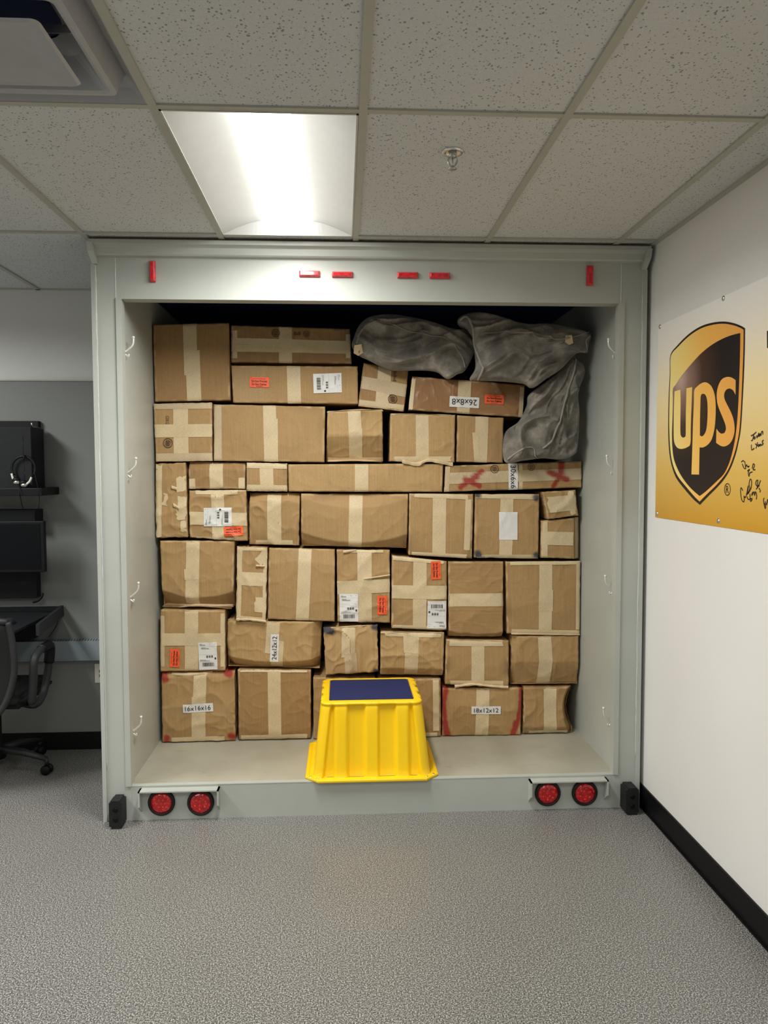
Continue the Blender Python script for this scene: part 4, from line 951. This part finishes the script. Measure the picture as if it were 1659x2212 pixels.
sigs = [
 ([[(355,400),(410,370),(465,320)],[(415,370),(400,440),(385,490),(360,500)],[(430,415),(410,445),(430,465),(445,430),(430,415)],[(475,385),(480,440),(520,335)],[(515,395),(545,370),(525,365),(515,410),(545,395)],[(550,345),(560,395),(575,320),(600,310),(600,375)],
   [(365,580),(370,690),(425,655)],[(445,560),(475,600)],[(495,530),(475,600),(460,665)],[(520,575),(495,600),(515,620),(530,580),(535,615)],[(540,570),(545,610),(560,570),(570,600)],[(618,490),(590,510),(595,545),(610,560),(575,600)]], 1585, 900, SG),
 ([[(155,945),(190,915),(230,950),(235,1010),(245,1080),(205,1060),(175,980)],[(250,1040),(265,1000),(285,1040),(320,1030),(290,1050)],[(280,1130),(325,1095),(300,1160),(315,1240),(330,1170),(385,1150)],[(380,1080),(400,985),(430,1010),(400,1100),(445,1100)]], 1585, 900, SG),
 ([[(185,1540),(150,1475),(140,1560),(160,1720),(205,1770),(215,1700),(210,1650),(240,1680),(270,1580),(300,1430),(290,1600),(330,1500),(315,1400),(340,1300),(370,1350),(350,1500),(270,1620)],[(275,1660),(300,1720),(380,1700),(345,1760),(335,1600)],[(390,1560),(370,1640),(420,1560),(430,1640),(450,1560),(475,1640),(465,1720)],[(500,1470),(455,1400),(470,1330),(500,1330),(490,1420),(530,1440)],[(555,1320),(510,1440),(460,1510)],[(520,1480),(550,1540),(535,1570)]], 1585, 900, SG),
 ([[(630,1690),(615,1740),(650,1910),(655,1830),(620,1800)],[(650,1760),(680,1830),(700,1720),(720,1790)]], 1585, 900, SG),
 ([[(510,1240),(460,1400),(460,1500),(540,1400),(590,1300),(640,1160)],[(580,1080),(565,1230),(580,1330),(500,1530)],[(690,990),(785,870)],[(720,1030),(760,1000),(790,1040),(740,1040)],[(830,760),(840,870),(820,960)],[(840,900),(890,860),(915,720),(985,650)]], 1430, 740, 1/18.43)]
for strokes, px0, py0, sc in sigs:
    mb = MB()
    for s_ in strokes:
        v, f = stroke(s_, .0042, px0, py0, sc); mb.add(v, f)
    mb.build('signature', M['black_ink'], bn)
# registered mark
mb = MB(); c = U(*zz(681, 1774), 0, XW-.0042); n = 28; v = [(c.x, c.y+r*.024*math.cos(2*PI*k/n), c.z+r*.024*math.sin(2*PI*k/n)) for r in (1, .86) for k in range(n)]
mb.add(v, [(k, (k+1) % n, n+(k+1) % n, n+k) for k in range(n)])
tv, tff, _ = text_mesh('R'); mb.add([(c.x, c.y-x*.022, c.z+y*.028) for x, y in tv], tff); mb.build('registered_mark', M['black_ink'], bn)
for (x, y) in ((1425.5, 706), (1562.5, 644.5), (1419, 1109.5), (1551.5, 1125.5)):
    c = U(x, y, 0, XW-.004); mb = MB(); mb.lathe((XW-.003, c.y, c.z), (-1, 0, 0), [(.011, 0), (.0105, .002), (.006, .0045), (0, .0055)], 16); mb.box((XW-.009, c.y-.001, c.z-.006), (XW-.0078, c.y+.001, c.z+.006)); mb.build('screw', M['chrome'], bn)

# ------------------------------------------------------------------ workstation corner at the left
YBf = YB-.018
# raceway
mb = MB(); mb.box((RX0, YBf-.06, .561), (-1.146, YBf, .668)); mb.box((RX0, YBf-.062, .552), (-1.146, YBf-.058, .561))
for k in range(150):
    x = -1.15-k*.016
    mb.add([(x, YBf-.058, .6685), (x-.005, YBf-.058, .6685), (x-.013, YBf-.004, .6685), (x-.008, YBf-.004, .6685)], [(0, 1, 2, 3)], 1)
o = mb.build('cable_raceway', [M['raceway'], M['black_plastic']], origin=(-2, YBf, .56)); tag(o, 'blue grey metal raceway with a slotted top running along the left wall panel', 'raceway')
# outlet
c = U(213, 1454, 1, YBf); ou = empty('wall_outlet', (c.x+.012, YBf, c.z), 'white wall data outlet half hidden behind the trailer post', 'outlet')
mb = MB(); mb.box((c.x-.021, YBf-.007, c.z-.058), (c.x+.05, YBf, c.z+.058), 0, .003); mb.build('face_plate', M['ivory'], ou)
for dz in (.014, -.014):
    mb = MB(); mb.box((c.x+.006, YBf-.0085, c.z+dz-.008), (c.x+.024, YBf-.006, c.z+dz+.008)); mb.build('jack', M['black_plastic'], ou)
for dz in (.044, -.044):
    mb = MB(); mb.box((c.x-.012, YBf-.0082, c.z+dz-.004), (c.x+.022, YBf-.0068, c.z+dz+.004), 0, .001); mb.build('label_window', M['ivory'], ou)
# wall enclosure
def pxbox(mb, x0, y0, x1, y1, yf, yb, mi=0, bev=0):
    a = U(x0, y0, 1, yf); b = U(x1, y1, 1, yf); mb.box((a.x, yf, b.z), (b.x, yb, a.z), mi, bev); return a, b
en = empty('wall_enclosure', (-1.9, YBf, 1.54), 'black metal wall enclosure with slots and a bottom ledge, above the monitor', 'enclosure')
mb = MB(); pxbox(mb, -60, 909, 87, 1070, 4.585, YBf, 0, .004); mb.build('back_plate', M['black_metal'], en)
mb = MB(); pxbox(mb, -90, 923, 70, 1056, 4.40, 4.585, 0, .003); mb.build('housing', M['black_metal'], en)
mb = MB(); pxbox(mb, -90, 1055, 91, 1071, 4.36, YBf, 0, .003); mb.build('ledge', M['black_plastic'], en)
mb = MB()
for (a, b_, c_, d_) in ((48, 942, 50, 954), (49, 960, 51, 1000), (51, 1002, 53, 1018), (51, 1023, 53, 1035)): pxbox(mb, a, b_, c_, d_, 4.3985, 4.402)
for x in (11, 30):
    for y in (956, 982, 1006): pxbox(mb, x-.8, y-.8, x+.8, y+.8, 4.3985, 4.402)
mb.build('slots', M['black_plastic'], en)
mb = MB(); c = U(66, 918, 1, 4.45); mb.tube([(c.x, 4.58, c.z-.01), (c.x, 4.47, c.z-.01), (c.x, 4.465, c.z+.014)], .004, 8); mb.build('pin', M['chrome'], en)
# headset
hc = U(50, 1012, 1, 4.37); hs = empty('headset', (hc.x, 4.37, hc.z), 'black headset with silver arms hanging on the black wall enclosure', 'headset')
r = .064
mb = MB(); mb.tube([(hc.x+r*math.cos(a), 4.375, hc.z+r*1.05*math.sin(a)) for a in [math.radians(-35+250*k/24) for k in range(25)]], .0045, 8, sy=1.6); mb.build('headband', M['black_plastic'], hs)
def hp2(x, y, yy=4.365): return U(x, y, 1, yy)
for pp in (((25, 1023), (28, 1033), (33, 1041)), ((68, 1031), (64, 1040), (57, 1046))):
    mb = MB(); mb.tube(spline([hp2(*q) for q in pp], 5), .0062, 8); mb.build('arm', M['ivory'], hs)
for (x, y) in ((36, 1042), (52, 1048)):
    c = hp2(x, y); mb = MB(); bm = bmesh.new(); bmesh.ops.create_uvsphere(bm, u_segments=16, v_segments=10, radius=.019, matrix=Matrix.Translation(c) @ Matrix.Diagonal((1, .7, .75, 1))); mb.bm(bm, 0, True); ec = mb.build('ear_cup', M['steel'], hs)
    mb = MB(); bm = bmesh.new(); bmesh.ops.create_uvsphere(bm, u_segments=16, v_segments=10, radius=.021, matrix=Matrix.Translation(c+Vector((-.004, .004, .014))) @ Matrix.Diagonal((1, .8, .75, 1))); mb.bm(bm, 0, True); mb.build('ear_cushion', M['black_plastic'], ec)
mb = MB(); mb.tube(spline([hp2(52, 986, 4.40), hp2(52, 984, 4.36), hp2(52, 992, 4.355)], 4), .004, 8); mb.build('hook', M['black_plastic'], en)
mb = MB(); mb.tube(spline([hp2(42, 1050, 4.36), hp2(43, 1068, 4.352), hp2(47, 1088, 4.5), hp2(50, 1098, 4.48)], 8), .0018, 6); mb.tube(spline([hp2(72, 1010, 4.38), hp2(80, 1045, 4.352), hp2(85, 1072, 4.352), hp2(84, 1092, 4.45), hp2(82, 1112, 4.47)], 8), .0018, 6); mb.build('cable', M['black_plastic'], hs)
# monitor
mo = empty('monitor', (-1.9, 4.42, 1.1), 'black flat monitor, switched off, on a wall bracket above the keyboard tray', 'monitor')
mb = MB(); a, b_ = pxbox(mb, -110, 1127, 97, 1236, 4.385, 4.42, 0, .004); mb.build('casing', M['black_plastic'], mo)
mb = MB(); pxbox(mb, -104, 1133, 89, 1230, 4.3835, 4.386); mb.build('screen', M['screen'], mo)
mb = MB(); pxbox(mb, -90, 1102, 76, 1130, 4.50, YBf, 0, .003); pxbox(mb, -60, 1150, 30, 1200, 4.42, 4.50); pxbox(mb, -90, 1236, 80, 1292, 4.56, YBf, 0, .003); mb.build('wall_bracket', M['black_metal'], mo)
# keyboard tray
kt = empty('keyboard_tray', (-1.9, YBf, .93), 'black wall mounted keyboard tray with a raised right rim', 'tray')
zt0, zt1 = .845, .868
bt = U(133, 1303, 2, zt1+.006); xr = -1.66
mb = MB(); mb.box((-2.6, 4.02, zt0-.012), (xr-.03, 4.60, zt0)); mb.box((-2.6, 4.595, zt0-.012), (xr, 4.612, zt1)); mb.build('tray_shelf', M['black_metal'], kt)
mb = MB(); v = []
for x in (xr-.012, xr+.006): v += [(x+(.055 if y < 4.3 else 0), y, z) for y, z in ((4.10, zt0-.045), (4.612, zt0-.035), (4.612, zt1+.004), (4.10, zt1-.006))]
mb.add(v, [(0, 1, 2, 3), (7, 6, 5, 4), (0, 4, 5, 1), (1, 5, 6, 2), (2, 6, 7, 3), (3, 7, 4, 0)]); mb.build('side_rim', M['dark_grey_plastic'], kt)
mb = MB(); mb.box((-2.4, 4.50, .690), (-1.80, YBf, zt0-.012), 0, .004); mb.build('bracket', M['black_metal'], kt)
mb = MB(); mb.tube(spline([U(72, 1301, 1, 4.5), U(82, 1298, 1, 4.48), U(90, 1290, 1, 4.48), U(93, 1281, 1, 4.48)], 6), .006, 8); mb.build('lever', M['black_plastic'], kt)
mb = MB(); mb.tube(spline([U(122, 1322, 1, 4.55), U(127, 1332, 1, 4.5), U(120, 1355, 1, 4.5), U(105, 1377, 1, 4.56)], 8), .0022, 6); mb.build('cable', M['black_plastic'], kt)
kb = empty('keyboard', (-2.05, 4.22, zt0), 'black computer keyboard lying on the wall mounted tray', 'keyboard')
mb = MB(); mb.box((-2.34, 4.15, zt0+.0005), (-1.87, 4.30, zt0+.014), 0, .003); mb.build('base', M['black_plastic'], kb)
mb = MB()
for i in range(24):
    for j in range(6):
        x = -2.332+i*.019; y = 4.155+j*.0235; mb.box((x, y, zt0+.013), (x+.0155, y+.019, zt0+.021), 0)
mb.build('keys', M['key'], kb)
mb = MB(); bm = bmesh.new(); bmesh.ops.create_uvsphere(bm, u_segments=18, v_segments=12, radius=1, matrix=Matrix.Translation((-1.80, 4.20, zt0+.004)) @ Matrix.Diagonal((.030, .055, .030, 1)))
for v in bm.verts: v.co.z = max(v.co.z, zt0+.0005)
mb.bm(bm, 0, True); o = mb.build('computer_mouse', M['dark_grey_plastic'], origin=(-1.80, 4.20, zt0)); tag(o, 'dark computer mouse at the right end of the keyboard tray', 'mouse')
# office chair
CX, CY = -1.92, 4.20
ch = empty('office_chair', (CX, CY, 0), 'black mesh office chair cut off by the left edge of the photo', 'chair')
# backrest (seen from behind)
def shell(name, cx, y, hw, z0, z1, dep, mat, par, r=.1, thick=.02, rim=0):
    mb = MB(); n = 24; m = 20; v = []
    for side in (0, 1):
        for j in range(m+1):
            t = j/m; z = z0+(z1-z0)*t
            wv = hw*(1-max(0, (.38-t)/.38)**2.6*.75)*(1-max(0, (t-.85)/.15)**2*.12)
            for i in range(n+1):
                s = i/n*2-1; v.append((cx+s*wv, y-(.0 if side else thick)+dep*(s*s)*.9+.03*math.sin(t*PI), z-.05*s*s*(1-t)**2*0))
    k = (m+1)*(n+1); f = []
    for sd in (0, 1):
        f += [(sd*k+j*(n+1)+i, sd*k+j*(n+1)+i+1, sd*k+(j+1)*(n+1)+i+1, sd*k+(j+1)*(n+1)+i) for j in range(m) for i in range(n)]
    ed = [j*(n+1) for j in range(m+1)], [j*(n+1)+n for j in range(m+1)], list(range(n+1)), [m*(n+1)+i for i in range(n+1)]
    for e in ed: f += [(e[q], e[q+1], k+e[q+1], k+e[q]) for q in range(len(e)-1)]
    mb.add(v, f, 0, True); return mb.build(name, mat, par)
shell('backrest', CX, 3.90, .245, .38, .90, .05, M['mesh_fabric'], ch, thick=.03)
mb = MB(); mb.tube(spline([(CX+.235, 3.925, .91), (CX+.252, 3.935, .78), (CX+.248, 3.94, .62), (CX+.19, 3.92, .46), (CX+.06, 3.90, .375), (CX-.06, 3.90, .375), (CX-.19, 3.92, .46), (CX-.248, 3.94, .62), (CX-.252, 3.935, .78), (CX-.235, 3.925, .91), (CX, 3.885, .925), (CX+.235, 3.925, .91)], 6), .017, 8); mb.build('back_frame', M['dark_grey_plastic'], ch)
mb = MB(); bm = bmesh.new(); bmesh.ops.create_cube(bm, size=1, matrix=Matrix.Translation((CX, CY+.06, .46)) @ Matrix.Diagonal((.50, .44, .085, 1)))
bmesh.ops.bevel(bm, geom=bm.edges[:], offset=.035, segments=4, affect='EDGES'); mb.bm(bm, 0, True); mb.build('seat', M['mesh_fabric'], ch)
LP = [(70, 1518, 4.02), (72, 1470, 4.0), (74, 1425, 4.0), (90, 1402, 4.08), (107, 1394, 4.18), (106, 1430, 4.2), (97, 1485, 4.18), (85, 1514, 4.1)]
for s in (1, -1):
    P = [U(*q[:2], 1, q[2]) for q in LP]
    P = [Vector((CX+s*(p.x-CX), p.y, p.z)) for p in P]
    mb = MB(); Q = spline(P, 6, True); mb.tube(Q+[Q[0]], .0175, 10, sx=1.2); mb.build('arm_loop', M['dark_grey_plastic'], ch)
    mb = MB(); mb.tube(spline([P[3], P[4], P[5]], 6), .023, 10, sx=1.2); mb.build('armrest', M['black_plastic'], ch)
    mb = MB(); mb.tube(spline([(CX+s*.16, CY+.02, .41), (CX+s*.25, CY-.02, .405), P[7]], 6), .018, 8, sx=1.4); mb.build('arm_support', M['black_plastic'], ch)
mb = MB(); mb.lathe((CX, CY+.09, .08), (0, 0, 1), [(.0, 0), (.045, 0), (.045, .06), (.027, .07), (.027, .27), (.06, .30), (.12, .335), (0, .336)], 20); mb.build('gas_column', M['black_plastic'], ch)
BX, BYc = CX, CY+.09
for k in range(5):
    a = math.radians(-9.5+72*k); d = Vector((math.cos(a), math.sin(a), 0)); c0 = Vector((BX, BYc, .12)); e = c0+d*.29; e.z = .085
    mb = MB(); mb.tube([c0+Vector((0, 0, .01)), c0+d*.15+Vector((0, 0, .0)), e], [.030, .024, .016], 8, sy=.8); mb.tube([e+Vector((0, 0, .005)), e-Vector((0, 0, .03))], .012, 8); lg = mb.build('leg', M['dark_grey_plastic'], ch)
    mb = MB(); w = Vector((-d.y, d.x, 0)); cc = Vector((e.x, e.y, .027))
    for s in (-1, 1): mb.lathe(cc+w*s*.010, w*s, [(.0, 0), (.0265, 0), (.027, .004), (.027, .012), (.02, .017), (0, .018)], 20)
    mb.box(cc+Vector((-.008, -.008, 0)), cc+Vector((.008, .008, .04))); mb.build('caster', M['black_plastic'], lg)
print('boxes', len(BOXES))
